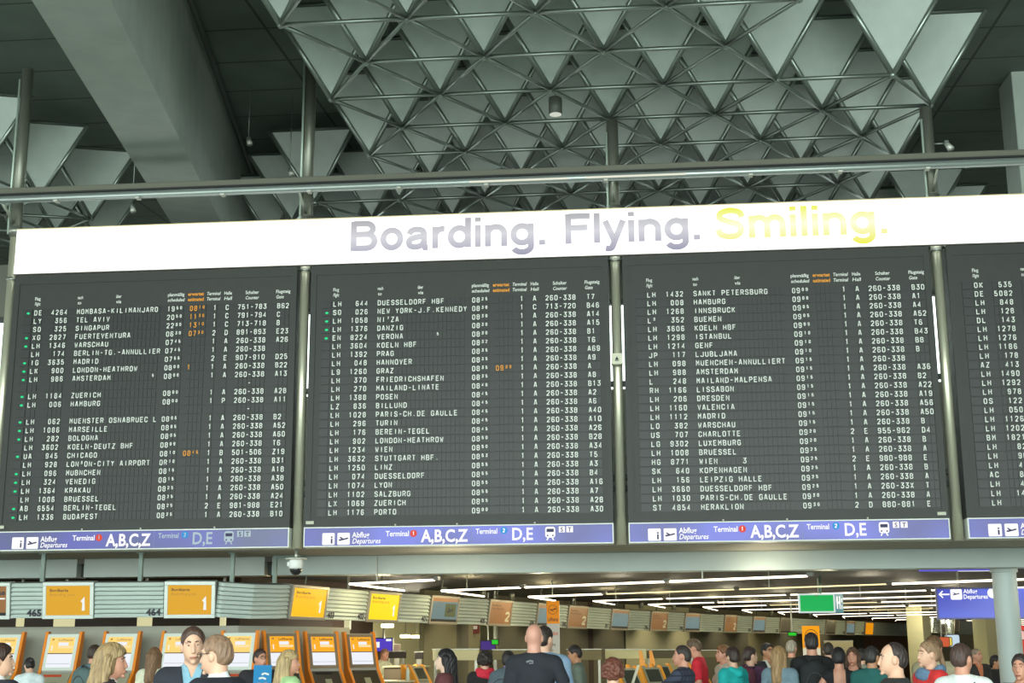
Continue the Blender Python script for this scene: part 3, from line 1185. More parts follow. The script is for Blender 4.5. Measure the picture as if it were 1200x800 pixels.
def gradmat(name, lo, mid, hi):
    m = glow(name, mid, 1.0)
    nt = m.node_tree
    bs = nt.nodes['Principled BSDF']
    tc = nt.nodes.new('ShaderNodeTexCoord')
    sp = nt.nodes.new('ShaderNodeSeparateXYZ')
    mr = nt.nodes.new('ShaderNodeMapRange')
    mr.inputs[1].default_value = .08
    mr.inputs[2].default_value = .68
    r = nt.nodes.new('ShaderNodeValToRGB')
    e = r.color_ramp.elements
    e[0].color = lin(lo)
    e[1].color = lin(hi)
    x = r.color_ramp.elements.new(.55)
    x.color = lin(mid)
    nt.links.new(tc.outputs['Object'], sp.inputs[0])
    nt.links.new(sp.outputs[2], mr.inputs[0])
    nt.links.new(mr.outputs[0], r.inputs[0])
    nt.links.new(r.outputs[0], bs.inputs['Emission Color'])
    return m


MG = gradmat('slogan_grey', (160, 158, 180), (216, 216, 222), (180, 180, 184))
MY = gradmat('slogan_yellow', (240, 238, 80), (254, 254, 222), (240, 244, 96))
bannertext('Boarding.', -4.40, -1.366, MG)
bannertext('Flying.', -1.065, .985, MG)
bannertext('Smiling.', 1.225, 3.765, MY)

# sensor box and dome camera on the posts
p = at(723, 421, 19.99)
t = thing('sensor_box', 'small beige sensor box with a dark triangle on the post between the boards', 'sensor', (p[0], 20.0, p[2]))
MB().rrect(-.085, .085, -.085, .085, .025, -.07, .08).build('housing', mat('sensor_beige', (206, 204, 180), .5), t, bevel=.006)
MB().add([(-.03, -.073, -.02), (.03, -.073, -.02), (0, -.073, .035)], [(0, 1, 2)]).build('triangle_mark', M_DARKTXT, t)
MB().box(-.03, .03, -.074, -.072, -.035, -.026).build('mark_bar', M_DARKTXT, t)
p = at(347.5, 641, 20.1)
t = thing('dome_camera', 'white and black dome camera hanging from the post left of the second board', 'camera', (p[0], 20.1, 2.70))
MB().lathe([(.03, .2), (.03, .395)], 16).build('stem', M_STEEL, t, True)
MB().lathe([(.16, .235), (.16, .255), (.03, .26)], 24).build('flange', mat('camera_flange', (196, 196, 184), .5), t, True)
MB().lathe([(.095, .1), (.105, .12), (.105, .22), (.09, .235)], 24).build('housing', M_WHITEPAINT, t, True)
MB().ball((0, 0, .095), .092, 12, 24).build('dome', mat('smoked_dome', (34, 34, 34), .12), t, True)
MB().box(-.125, -.09, -.03, .03, .14, .2).build('cable_gland', M_WHITEPAINT, t)


def point_light(name, loc, power, parent, col=(1, .9, .66)):
    d = bpy.data.lights.new(name, 'POINT')
    d.energy = power
    d.color = col
    d.shadow_soft_size = .1
    o = bpy.data.objects.new(name, d)
    COL.objects.link(o)
    o.parent = parent
    o.location = loc
    return o


# ------------------------------------------------------------------ check-in hall: fascia line, screens, lamps
PATH = [(-16, 20.0), (-9.47, 20.35), (-7.2, 20.5), (-6.45, 20.62), (-6.05, 20.9), (-5.78, 21.4), (-4.82, 24.6), (-3.34, 28.7), (-0.51, 37.4), (2.45, 43.9), (7.58, 54.5), (11.6, 62.5)]
FZ0, FZ1 = 2.12, 2.65


def on_path(px, path=PATH, py=735):
    d = CW + (px - 600) / F_PX * CR + (400 - py) / F_PX * CU
    for (xa, ya), (xb, yb) in zip(path[:-1], path[1:]):
        # solve s*d = a + t*(b-a)
        ex, ey = xb - xa, yb - ya
        det = d[0] * -ey + ex * d[1]
        if abs(det) < 1e-9:
            continue
        s = (xa * -ey + ex * ya) / det
        t = (d[0] * ya - d[1] * xa) / det
        if -1e-6 <= t <= 1 + 1e-6 and s > 0:
            return (xa + ex * t, ya + ey * t)
    return None


M_LOUV = mat('louvre_sheet', (204, 216, 210), .45, .25, noise=.05, nscale=2)
M_LOUVB = mat('louvre_backing', (92, 96, 90), .7)
M_SCRF = mat('screen_frame', (206, 212, 206), .4, .2)
M_SCRD = mat('screen_frame_dark', (150, 142, 128), .45, .3)
LEAN = math.radians(8)


def place(a, b):
    mid = ((a[0] + b[0]) / 2, (a[1] + b[1]) / 2)
    return mid, math.atan2(b[1] - a[1], b[0] - a[0]), math.hypot(b[0] - a[0], b[1] - a[1])


ORD = ['first', 'second', 'third', 'fourth', 'fifth', 'sixth', 'seventh', 'eighth', 'ninth', 'tenth', 'eleventh', 'twelfth', 'thirteenth', 'fourteenth', 'fifteenth', 'sixteenth']
nH = FZ1 - FZ0


def bay(pts, label, num=None, numx=.78):
    """ribbed fascia bay along pts (plan polyline), numbered near its right end"""
    mid, ang, L = place(pts[0], pts[-1])
    t = thing('ribbed_fascia', label, 'counter fascia', (mid[0], mid[1], FZ0), (LEAN, 0, ang), group='ribbed fascia bays above the check-in counters')
    ca, sa = math.cos(-ang), math.sin(-ang)
    lp = [((x - mid[0]) * ca - (y - mid[1]) * sa, (x - mid[0]) * sa + (y - mid[1]) * ca) for x, y in pts]
    sl = MB()
    bk = MB()
    n = 8
    pit = nH / n
    for (xa, ya), (xb, yb) in zip(lp[:-1], lp[1:]):
        for i in range(n):
            z0 = i * pit
            prof = [(0.03, z0 + .008), (-.022, z0 + .004), (-.03, z0 + pit * .3), (-.002, z0 + pit * .86), (0.03, z0 + pit * .9)]
            # a bent slat as a sweep of prof from a to b
            vs = [(xa, ya + p, z) for p, z in prof] + [(xb, yb + p, z) for p, z in prof]
            m = len(prof)
            sl.add(vs, [(k, (k + 1) % m, (k + 1) % m + m, k + m) for k in range(m)] + [tuple(range(m - 1, -1, -1)), tuple(range(m, 2 * m))])
        bk.add([(xa, ya + .028, 0), (xb, yb + .028, 0), (xb, yb + .028, nH), (xa, ya + .028, nH), (xa, ya + .2, 0), (xb, yb + .2, 0), (xb, yb + .2, nH), (xa, ya + .2, nH)],
               [(0, 1, 2, 3), (7, 6, 5, 4), (0, 4, 5, 1), (3, 2, 6, 7), (0, 3, 7, 4), (1, 5, 6, 2)])
    bk.build('backing', M_LOUVB, t)
    sl.build('louvre_slats', M_LOUV, t)
    if num:
        nb = MB()
        text(nb, num, L * (numx - .5), .035, .092, .225, -.034, .035, 'c')
        nb.build('counter_number', M_DARKTXT, t)
    return t


AMB_DAY = glow('amber_display_daylit', (224, 166, 36), 1.0)
AMB = glow('amber_display', (255, 188, 0), 1.08)
AMB2 = glow('yellow_display', (255, 216, 0), 1.1)
DIMAMB = mat('unlit_amber_display', (128, 80, 34), .4, emit=(150, 96, 40), estr=.25)  # panel is not lit; a faint glow is put into its colour
ORB = glow('orange_display', (238, 150, 10), .9)
MONB = glow('grey_monitor', (112, 138, 140), .8)
MOND = mat('dark_monitor', (78, 72, 60), .3, emit=(86, 78, 60), estr=.3)  # switched off; its brightness is put in as faint emission
W_TXT = glow('display_white', (240, 244, 240), 1.0)
BR_TXT = mat('display_brown', (92, 62, 40), .6)
FAINT = mat('display_faint', (186, 130, 40), .6)


def screen(pa, pb, label, kind, dark=False, dual=False):
    mid, ang, L = place(pa, pb)
    t = thing('counter_screen', label, 'screen', (mid[0], mid[1], FZ0 - .01), (LEAN, 0, ang), group='screens set into the check-in fascia')
    h = nH + .02
    w = L - .01
    fm = M_SCRD if dark else M_SCRF
    b = .055 if not dark else .05
    fr = MB()
    fr.box(-w / 2, w / 2, -.05, .16, 0, b).box(-w / 2, w / 2, -.05, .16, h - b, h).box(-w / 2, -w / 2 + b, -.05, .16, b, h - b).box(w / 2 - b, w / 2, -.05, .16, b, h - b)
    fr.build('frame', fm, t, bevel=.006)
    if pa[1] > 21:
        MB().box(-.012, .012, .08, .1, h, h + .36).build('hanger_rod', M_LOUVB, t)
    iw, ih = w - 2 * b, h - 2 * b
    x0, z0 = -iw / 2, b
    dm = {'day': AMB_DAY, 'lit': AMB, 'lit2': AMB2, 'dim': DIMAMB, 'mon': MONB, 'orange': ORB, 'dark': MOND, 'old': DIMAMB}[kind]
    d = MB().box(x0, -x0, -.035, .1, z0, z0 + ih).build('display', dm, t)
    y = -.038
    if kind in ('day', 'lit', 'lit2', 'dim'):
        tx = MB()
        text(tx, 'Bordkarte', x0 + iw * .08, z0 + ih * .80, ih * .095, iw * .42, y, .02)
        tx.build('lettering', BR_TXT, d)
        tx = MB()
        text(tx, 'Boarding pass', x0 + iw * .08, z0 + ih * .655, ih * .095, iw * .57, y, 0)
        tx.build('lettering', FAINT if kind != 'dim' else BR_TXT, d)
        tx = MB()
        flapchar(tx, '2' if kind == 'dim' else '1', x0 + iw * .85, z0 + ih * .1, ih * .47, iw * (.2 if kind == 'dim' else .17), y, ih * .105)
        tx.build('counter_class', W_TXT if kind != 'dim' else mat('dim_white', (176, 170, 140), .5, emit=(170, 165, 140), estr=.4), d)
    elif kind == 'mon':
        MB().box(x0, -x0, y, y + .002, z0 + ih * .86, z0 + ih).build('header_bar', DIMAMB, d)
        MB().box(x0, -x0, y, y + .002, z0, z0 + ih * .11).build('footer_bar', M_BLACK, d)
        if dual:
            MB().box(x0 + iw * .52, x0 + iw * .93, y, y + .002, z0 + ih * .22, z0 + ih * .78).build('picture_field', glow('olive_field', (92, 100, 60), .8), d)
            bt = MB()
            plane_icon(bt, x0 + iw * .72, z0 + ih * .5, iw * .3, y - .001)
            bt.build('pictogram', M_DARKTXT, d)
        lines = MB()
        for q in range(3):
            lines.box(x0 + iw * .06, x0 + iw * (.44 - .05 * q), y, y + .001, z0 + ih * (.74 - .07 * q), z0 + ih * (.755 - .07 * q))
        lines.build('text_lines', mat('monitor_ink', (84, 104, 112), .6), d)
    elif kind == 'dark':
        MB().box(x0, -x0, y, y + .002, z0, z0 + ih * .09).build('footer_bar', M_BLACK, d)
    elif kind == 'old':
        tx = MB()
        text(tx, '468', -x0 - iw * .04, z0 + ih * .7, ih * .12, iw * .3, y, .03, 'r')
        tx.build('lettering', M_DARKTXT, d)
        MB().box(-x0 - iw * .3, -x0 - iw * .04, y, y + .002, z0 + ih * .55, z0 + ih * .6).build('white_line', W_TXT, d)
        MB().box(x0, -x0, y, y + .002, z0, z0 + ih * .1).build('footer_bar', M_BLACK, d)
    return t


def span(a, b):
    return on_path(a), on_path(b)


def bent(a, b):
    pa, pb = span(a, b)
    inner = [p for p in PATH if pa[0] < p[0] < pb[0] and abs(p[1]) > 0]
    return [pa] + inner + [pb]


screen(*span(-38, 12), 'brownish counter screen cut off by the left edge, left of fascia number 465', 'old')
bay(list(span(12.5, 49)), 'ribbed pale fascia bay numbered 465', '465', .75)
screen(*span(49.5, 110), 'amber boarding pass screen just right of the number 465', 'day')
bay(list(span(110.5, 191)), 'ribbed pale fascia bay numbered 464', '464', .86)
screen(*span(191.5, 252), 'amber boarding pass screen just right of the number 464', 'day')
bay(bent(252.5, 334.5), 'curved ribbed fascia corner without a number, below the dome camera')
screen(*span(335, 378), 'bright amber boarding pass screen nearest below the dome camera', 'lit', True)
bay(list(span(378.5, 426)), 'ribbed fascia bay numbered 403 and 402 between the two bright amber screens', '403', .12)
tmp = bpy.data.objects[[o.name for o in COL.objects if o.name.startswith('ribbed_fascia')][-1]]
nb = MB()
text(nb, '402', .55, .035, .092, .225, -.034, .035, 'c')
a_, b_ = span(378.5, 426)
Lb = place(a_, b_)[2]
nb.v = [(x - .55 + Lb * .36, y, z) for x, y, z in nb.v]
nb.build('counter_number', M_DARKTXT, tmp)
screen(*span(426.5, 464), 'bright yellow boarding pass screen, second bright one right of the dome camera', 'lit2', True)
bay(list(span(464.5, 499.5)), 'ribbed fascia bay numbered 401 right of the bright yellow screen', '401', .85)
screen(*span(500, 533.5), 'grey monitor with an aircraft picture in the fascia, above the burgundy jacket', 'mon', True, True)
seq = [('b', 534, 568.5, '400'), ('dim', 569, 596), ('b', 596.5, 625.5, '399'), ('mon', 626, 641), ('b', 641.5, 662, '398'), ('dim', 662.5, 685.5), ('b', 686, 713, '397'),
       ('mon', 713.5, 734), ('b', 734.5, 759.5, '396'), ('dim', 760, 780), ('b', 780.5, 799.5, '395'), ('mon', 800, 818), ('b', 818.5, 846, '394'), ('dim', 846.5, 861.5),
       ('b', 862, 879.5, '393'), ('mon', 880, 894.5), ('b', 895, 911.5, '392'), ('dark', 912, 924.5), ('b', 925, 965, '391'), ('dark', 965.5, 977), ('b', 977.5, 989, '390'),
       ('mon', 989.5, 999.5), ('b', 1000, 1011, '389'), ('orange', 1011.5, 1021.5), ('b', 1022, 1066, None)]
cb = {'b': 0, 'dim': 0, 'mon': 0, 'dark': 0, 'orange': 0}
for s in seq:
    k = s[0]
    o_ = ORD[cb[k]]
    cb[k] += 1
    if k == 'b':
        bay(list(span(s[1], s[2])), f'{o_} ribbed fascia bay beyond the aircraft-picture monitor, counted along the receding counters', s[3], .84)
    elif k == 'dim':
        screen(*span(s[1], s[2]), f'{o_} unlit brown-orange boarding pass screen with a 2 along the receding fascia', 'dim', True)
    elif k == 'mon':
        screen(*span(s[1], s[2]), f'{o_} plain grey monitor beyond the aircraft-picture monitor on the receding fascia', 'mon', True)
    elif k == 'dark':
        screen(*span(s[1], s[2]), f'{o_} dark switched-off screen near the far end of the receding fascia', 'dark', True)
    else:
        screen(*span(s[1], s[2]), 'small lit orange screen at the far end of the fascia, left of the cream pillar', 'orange', True)

# hanger rods of the front fascia
M_HANG = mat('hanger_grey', (112, 126, 118), .5, .2)
for px, lb in ((42, 'thin fascia hanger above the number 465'), (158, 'thin fascia hanger between the two front amber screens'), (267, 'thin fascia hanger above the curved fascia corner')):
    q = on_path(px)
    t = thing('fascia_hanger', lb, 'hanger', (q[0], q[1] + .12, FZ1 - .02), group='fascia hangers')
    MB().box(-.03, .03, -.03, .03, 0.02, .468).build('rod', M_HANG, t)
    MB().box(-.06, .06, -.06, .06, .455, .47).build('top_plate', M_HANG, t)
q = on_path(318)
zz = at(318, 681, q[1])[2]
t = thing('fascia_hanger', 'angled fascia hanger with a horizontal arm left of the dome camera', 'hanger', (q[0], q[1] + .1, 2.66), group='fascia hangers')
MB().box(-.03, .03, -.03, .03, 0, .43).build('rod', M_HANG, t)
MB().box(-.03, .42, -.02, .02, .38, .43).build('arm', M_HANG, t)

# V-shaped fluorescent lamps
M_TUBE = glow('fluorescent_tube', (255, 240, 214), 4.0)
M_TUBEDIM = glow('fluorescent_tube_worn', (246, 226, 170), 1.6)
LZ = 2.66
LV = [(-4.73, 21.95, 24.6), (-3.66, 24.8, 27.6), (-2.35, 28.0, 30.4), (-1.15, 30.8, 33.4), (.07, 33.5, 36.2), (1.47, 35.9, 39.2), (2.67, 39.0, 42.0), (3.89, 41.6, 44.6), (5.3, 44.9, 47.8), (6.6, 47.7, 50.6), (8.1, 51.0, 53.8), (9.5, 54.2, 57)]
llab = ['nearest V-shaped ceiling lamp, its point above the bright yellow screen', 'second nearest V-shaped ceiling lamp, its point above the aircraft-picture monitor']
rnd = random.Random(3)
for i, (x, y, y2) in enumerate(LV):
    lab = llab[i] if i < 2 else f'{ORD[i]} V-shaped fluorescent ceiling lamp counted from the dome camera into the hall'
    t = thing('ceiling_lamp', lab, 'ceiling lamp', (x, y, LZ), group='V-shaped lamps of the check-in hall')
    tr = .017 if y < 30 else .012 if y < 40 else .009
    sd = Vector(((y2 - y) * .16, y2 - y, 0))
    point_light('tube_light', tuple(sd * .55 + Vector((.05, 0, -.1))), 30, t, (1, .84, .44))
    for u_ in (2.2, 6.5, 11.0):
        if u_ < (3 if i == 0 else (y - 20.9) / .535):
            point_light('tube_light', tuple(LD * u_ + Vector((0, 0, -.12))), 24, t, (1, .90, .66))
    tb = MB().path([(.0, 0, 0), tuple(Vector((.02, .2, 0))), tuple(sd)], tr, 8)
    tb.build('tube', M_TUBE, t, True)
    Lmax = 2.0 if i == 0 else min((y - 20.9) / .535, (17 - x) / .845)
    s = .0
    first = True
    q = 0
    while s < Lmax - .3:
        e = min(s + (2.9 if not first else 1.9), Lmax)
        dimseg = rnd.random() < .22 and not first
        MB().tube(LD * s, LD * (e - .1), tr if not dimseg else tr * .7, 8).build('tube', M_TUBEDIM if dimseg else M_TUBE, t, True)
        if q % 2 == 0:
            c = LD * (s + .6)
            MB().tube(c, c + Vector((0, 0, .3 if y + c.y > 22.3 else .42)), .014, 6).build('hanger_rod', M_STEEL, t)
        MB().box(-.05, .05, -.03, .03, -.005, .05, Matrix.Rotation(ang, 3, 'Z'), LD * (e - .05)).build('end_cap', mat('lamp_cap', (96, 96, 90), .5), t)
        s = e
        first = False
        q += 1

# straight lamp rows that start behind the pillar side
for j, yy in enumerate((58.0, 62.0, 66.5, 71.5)):
    t = thing('ceiling_lamp', f'{ORD[j]} straight lamp row at the far end of the slatted ceiling', 'ceiling lamp', (11 + j * 1.2, yy, LZ), group='far straight lamp rows')
    MB().tube((0, 0, 0), LD * 14, .008, 8).build('tube', M_TUBE, t, True)
    for s in (2, 7, 12):
        MB().tube(LD * s, LD * s + Vector((0, 0, .3)), .014, 6).build('hanger_rod', M_STEEL, t)

# ------------------------------------------------------------------ low front partition, rear walls, counters
M_PART = mat('partition_panel', (150, 150, 138), .6, noise=.05, nscale=1.5)


def wall(pts, z0, z1, th, name, m, kind='structure', off=0.0):
    mb = MB()
    for (xa, ya), (xb, yb) in zip(pts[:-1], pts[1:]):
        L = math.hypot(xb - xa, yb - ya)
        nx, ny = -(yb - ya) / L * th, (xb - xa) / L * th
        vs = [(xa, ya, z0), (xb, yb, z0), (xb, yb, z1), (xa, ya, z1), (xa + nx, ya + ny, z0), (xb + nx, yb + ny, z0), (xb + nx, yb + ny, z1), (xa + nx, ya + ny, z1)]
        mb.add(vs, [(0, 1, 2, 3), (7, 6, 5, 4), (0, 4, 5, 1), (3, 2, 6, 7), (0, 3, 7, 4), (1, 5, 6, 2)])
    o = mb.build(name, m)
    if kind:
        tag(o, kind=kind)
    return o


PP = [(-16, 21.0), (-7.1, 21.0), (-6.3, 21.15), (-5.95, 21.6), (-5.52, 22.4), (-5.1, 23.75)]
wall(PP, 0, 2.0, .1, 'partition_wall', M_PART)
BACK = [(x - 2.6 if i > 4 else x - .5, y + (1.5 if i > 4 else 3.2)) for i, (x, y) in enumerate(PATH)]
BACK = [(-16, 24.4), (-9, 24.5), (-7.4, 24.9), (-6.2, 27.2), (-5.2, 30.6), (-2.3, 39.0), (1.2, 46.4), (6.4, 57), (10.6, 65.4), (15, 74)]


def backseg(a, b, m, z0=0.0, z1=3.0, name='wall_rear'):
    pa, pb = on_path(a, BACK), on_path(b, BACK)
    mid = [p for p in BACK if pa[1] < p[1] < pb[1] and pa[0] < p[0] < pb[0]]
    return wall([pa] + mid + [pb], z0, z1, .12, name, m)


W_DK = mat('rear_wall_dark', (98, 94, 76), .7, noise=.05, nscale=1)
W_BR = mat('rear_wall_brown', (62, 48, 38), .7)
W_OL = mat('rear_wall_olive', (128, 122, 92), .7, noise=.05, nscale=1)
W_LT = mat('rear_wall_light', (176, 172, 138), .6, noise=.04, nscale=1)
W_CR = mat('cream_wall', (226, 222, 178), .7)
backseg(-60, 330, W_BR)
backseg(330, 437, W_BR)
backseg(497, 535, W_OL)
backseg(535, 549, W_DK)
backseg(549, 563, W_OL)
backseg(583, 617, W_DK)
backseg(617, 689, W_DK)
backseg(689, 695, W_BR)
backseg(695, 731, W_DK)
backseg(731.2, 733, M_BLACK)
backseg(733, 808, W_LT)
backseg(808, 876, W_DK)
backseg(876, 911, W_OL)
backseg(911, 1012, W_DK)
backseg(1012, 1085, mat('rear_wall_warm', (130, 96, 66), .7))
wall([tuple(at(425, 750, 36)[:2]), tuple(at(600, 750, 42)[:2])], 0, 3.0, .12, 'wall_inner', W_CR)
wall([(-16, 70), (40, 84)], 0, 3.02, .3, 'wall_far', mat('far_wall', (188, 176, 140), .7))
wall([(40, 84), (40, 20)], 0, 3.02, .3, 'unseen_wall_right', mat('far_wall', (188, 176, 140), .7))
wall([(-16, 20), (-16, 70)], 0, 3.02, .3, 'wall_left', W_DK)


def atpz(px, py, Y):
    p = at(px, py, Y)
    return float(p[0]), float(p[1]), float(p[2])


def panelbox(name, label, cat, pxa, pxb, pya, pyb, Y, m, th=.08, group=None, Y2=None, legs=False, parent=None):
    """an upright panel between two image columns standing at depth Y (Y2 at its right end)"""
    Y2 = Y if Y2 is None else Y2
    a = at(pxa, (pya + pyb) / 2, Y)
    b = at(pxb, (pya + pyb) / 2, Y2)
    z1 = at((pxa + pxb) / 2, pya, (Y + Y2) / 2)[2]
    z0 = at((pxa + pxb) / 2, pyb, (Y + Y2) / 2)[2]
    mid, an, L = place(a, b)
    t = thing(name, label, cat, (mid[0], mid[1], 0 if legs else z0), (0, 0, an), group=group)
    zb = z0 if legs else 0
    h = z1 - z0
    MB().box(-L / 2, L / 2, 0, th, zb, zb + h).build('panel', m, t, bevel=.008)
    MB().box(-L / 2 - .01, L / 2 + .01, -.01, th + .01, zb + h, zb + h + .02).build('cap_rail', M_STEEL, t)
    if legs:
        for x in (-L / 2 + .06, L / 2 - .06):
            MB().box(x - .03, x + .03, .01, .07, 0, zb + .001).build('leg', M_STEEL, t)
    return t


G_ = 'low screens behind the check-in counters'
panelbox('counter_screen_wall', 'cream low screen behind the person in burgundy', 'screen wall', 507, 561, 761, 773.5, 29, W_LT, group=G_, legs=True)
panelbox('counter_screen_wall', 'olive low screen right of the red scarf, behind the blue backpack', 'screen wall', 577, 617, 761.5, 773, 31, W_OL, group=G_, legs=True)
panelbox('counter_screen_wall', 'olive low screen behind the person in grey-green using a terminal', 'screen wall', 664, 705, 761, 773, 34.0, W_OL, group=G_, legs=True)
panelbox('counter_screen_wall', 'brightly lit cream low screen above the person in the brown cardigan', 'screen wall', 709, 757, 761, 771.5, 35, W_CR, group=G_, legs=True)
panelbox('counter_screen_wall', 'grey-brown low screen left of the plaid shirt', 'screen wall', 758, 806, 761.5, 771, 38, W_DK, group=G_, legs=True)
panelbox('counter_screen_wall', 'olive low screen behind the red polo shirt', 'screen wall', 808, 850, 762, 770, 40, W_OL, group=G_, legs=True)
t = panelbox('glass_screen', 'pale rounded screen behind the backless black dress', 'screen wall', 966, 1000, 751, 765, 50, mat('pale_screen', (166, 160, 130), .4), legs=True)

# service desks seen through the opening right of the third side kiosk
def desk(label, pxa, pxb, ytop, Y, m, h0=0.0):
    a, b = at(pxa, ytop, Y), at(pxb, ytop, Y)
    t = thing('service_desk', label, 'desk', ((a[0] + b[0]) / 2, Y, 0), group='service desks behind the counters')
    w = b[0] - a[0]
    z = a[2]
    MB().box(-w / 2, w / 2, 0, .6, 0, z - .03).build('body', m, t, bevel=.01)
    MB().box(-w / 2 - .03, w / 2 + .03, -.03, .63, z - .03, z).build('desk_top', mat('desk_top', (190, 184, 150), .4), t, bevel=.005)
    MB().box(-.01, .01, -.006, 0, .1, z - .05).build('door_gap', M_BLACK, t)
    return t


M_DESK = mat('desk_front', (104, 92, 74), .6)
desk('brown service desk front beside the person in pale clothes', 450, 497, 780, 27.6, M_DESK)
panelbox('display_back', 'dark panel on legs above the brown service desk', 'panel', 455, 475.5, 763.5, 771, 30.6, mat('dark_brown', (58, 46, 36), .6), legs=True)
panelbox('display_back', 'small dark panel on legs at the right of the cream opening', 'panel', 486, 495.5, 764, 772, 29, mat('dark_brown', (58, 46, 36), .6), legs=True)
panelbox('display_back', 'grey panel on legs left of the brown service desk', 'panel', 437, 455, 762, 774.5, 32.4, mat('grey_brown', (112, 104, 88), .6), legs=True)
panelbox('poster_board', 'small dark board on the cream wall seen through the opening', 'board', 461, 469.5, 755, 763.5, 34, mat('dark_brown', (58, 46, 36), .6), .03, legs=True)


def lit_panel(name, label, cat, pxa, pxb, pya, pyb, Y, m, details=()):
    a, b = at(pxa, pyb, Y), at(pxb, pya, Y)
    w, h = b[0] - a[0], b[2] - a[2]
    t = thing(name, label, cat, ((a[0] + b[0]) / 2, Y, a[2]))
    MB().box(-w / 2 - .02, w / 2 + .02, .005, .1, -.02, h + .02).build('housing', M_BLACK, t)
    f = MB().box(-w / 2, w / 2, 0, .02, 0, h).build('lit_face', m, t)
    MB().box(-.02, .02, .03, .07, h + .01, 2.97 - a[2]).build('hanger', M_STEEL, t)
    for (u0, u1, v0, v1, mm) in details:
        MB().box(-w / 2 + w * u0, -w / 2 + w * u1, -.004, .001, h * v0, h * v1).build('white_field', mm, f)
    return t


PURP = glow('purple_display', (84, 64, 190), 1.0)
PURPD = glow('purple_display_dim', (72, 48, 128), .9)
lit_panel('information_display', 'small blue-violet information display left of the cream opening', 'display', 438.5, 459.5, 748, 763, 31.5, PURP, ((.02, .3, .3, .75, W_TXT), (.66, .96, .8, .98, W_TXT)))
lit_panel('information_display', 'dim violet display above the pink scarf', 'display', 563.5, 580, 751, 761, 33, PURPD)
GRN = glow('exit_green', (40, 200, 40), 1.0)
lit_panel('exit_sign', 'small green exit sign beside the dim violet display', 'exit sign', 576.5, 583.5, 749.5, 754.5, 32, GRN)
lit_panel('exit_sign', 'small green exit sign left of the far orange totem', 'exit sign', 924, 933, 741, 744.5, 38, GRN)
WRM = glow('warm_lamp', (214, 208, 160), 1.0)
for a, b, c, d, lb in ((18, 25.5, 723.5, 731, 'small cream lamp under the number 465'), (62, 85, 724, 731, 'wide cream lamp under the left amber screen'),
                       (160, 176, 723.5, 731, 'cream lamp under the ribbed bay numbered 464'), (257, 263, 722.5, 731, 'small cream lamp under the curved fascia corner'),
                       (403, 410, 727, 734.5, 'small white lamp at the right end of the grey partition')):
    Yl = 22.6 if a < 300 else 24.4
    p0, p1 = at(a, d + 3, Yl), at(b, c - 1, Yl)
    t = thing('wall_lamp', lb, 'lamp', ((p0[0] + p1[0]) / 2, Yl, p0[2]), group='cream lamps behind the fascia')
    MB().box(-(p1[0] - p0[0]) / 2, (p1[0] - p0[0]) / 2, 0, .12, 0, p1[2] - p0[2]).build('diffuser', WRM, t, bevel=.01)
    MB().box(-.02, .02, .05, .09, p1[2] - p0[2], 3.0 - p0[2]).build('stem', M_STEEL, t)
for px, py, Yl, lb in ((454, 735, 27, 'flat round lamp over the cream opening'), (475, 747, 33, 'second flat lamp deeper in the cream opening'), (488, 747.5, 33.5, 'third flat lamp deeper in the cream opening')):
    p = at(px, py, Yl)
    t = thing('pendant_lamp', lb, 'lamp', tuple(p), group='flat lamps in the cream opening')
    MB().lathe([(.12, 0), (.13, .03), (.12, .07)], 20).build('diffuser', glow('pendant_glow', (255, 240, 180), 6.0), t, True)
    point_light('pendant_light', (0, 0, -.08), 110, t)
    MB().tube((0, 0, .07), (0, 0, 3.0 - p[2]), .012).build('stem', M_STEEL, t)
wq = on_path(556, BACK)
p = (wq[0] + .03, wq[1] - .08, at(556, 738, wq[1])[2])
t = thing('notice_board', 'small dark red notice on the olive wall left of the pale light wedge', 'notice', tuple(p))
MB().box(-.1, .1, 0, .03, -.09, .15).build('panel', mat('dark_red', (120, 52, 40), .6), t)
MB().box(-.05, .05, -.003, 0, .02, .1).build('white_field', M_WHITEPAINT, t)



def washer(px, Y, lb, power=60, tilt=0.0):
    p = at(px, 690, Y)
    t = thing('wall_washer', lb, 'lamp', (p[0], p[1], 2.78), group='wall washers behind the fascia')
    MB().lathe([(.07, 0), (.07, .18), (.03, .24)], 16).build('housing', M_STEEL, t, True)
    d = bpy.data.lights.new('washer_light', 'SPOT')
    d.energy = power
    d.color = (1, .88, .62)
    d.spot_size = math.radians(110)
    d.spot_blend = .6
    d.shadow_soft_size = .06
    l = bpy.data.objects.new('washer_light', d)
    COL.objects.link(l)
    l.parent = t
    l.location = (0, 0, -.03)
    l.rotation_euler = (math.radians(22), 0, math.radians(60))
    return t


for k_, px in enumerate((520, 566, 600, 640, 672, 708, 752, 790, 830, 872, 905, 950, 990)):
    q_ = on_path(px)
    b_ = on_path(px, BACK)
    m_ = (q_[0] * .45 + b_[0] * .55, q_[1] * .45 + b_[1] * .55)
    t = washer(px, m_[1], f'{ORD[k_]} small ceiling spotlight behind the receding fascia, counted from the dome camera')
    t.location = (m_[0], m_[1], 2.78)

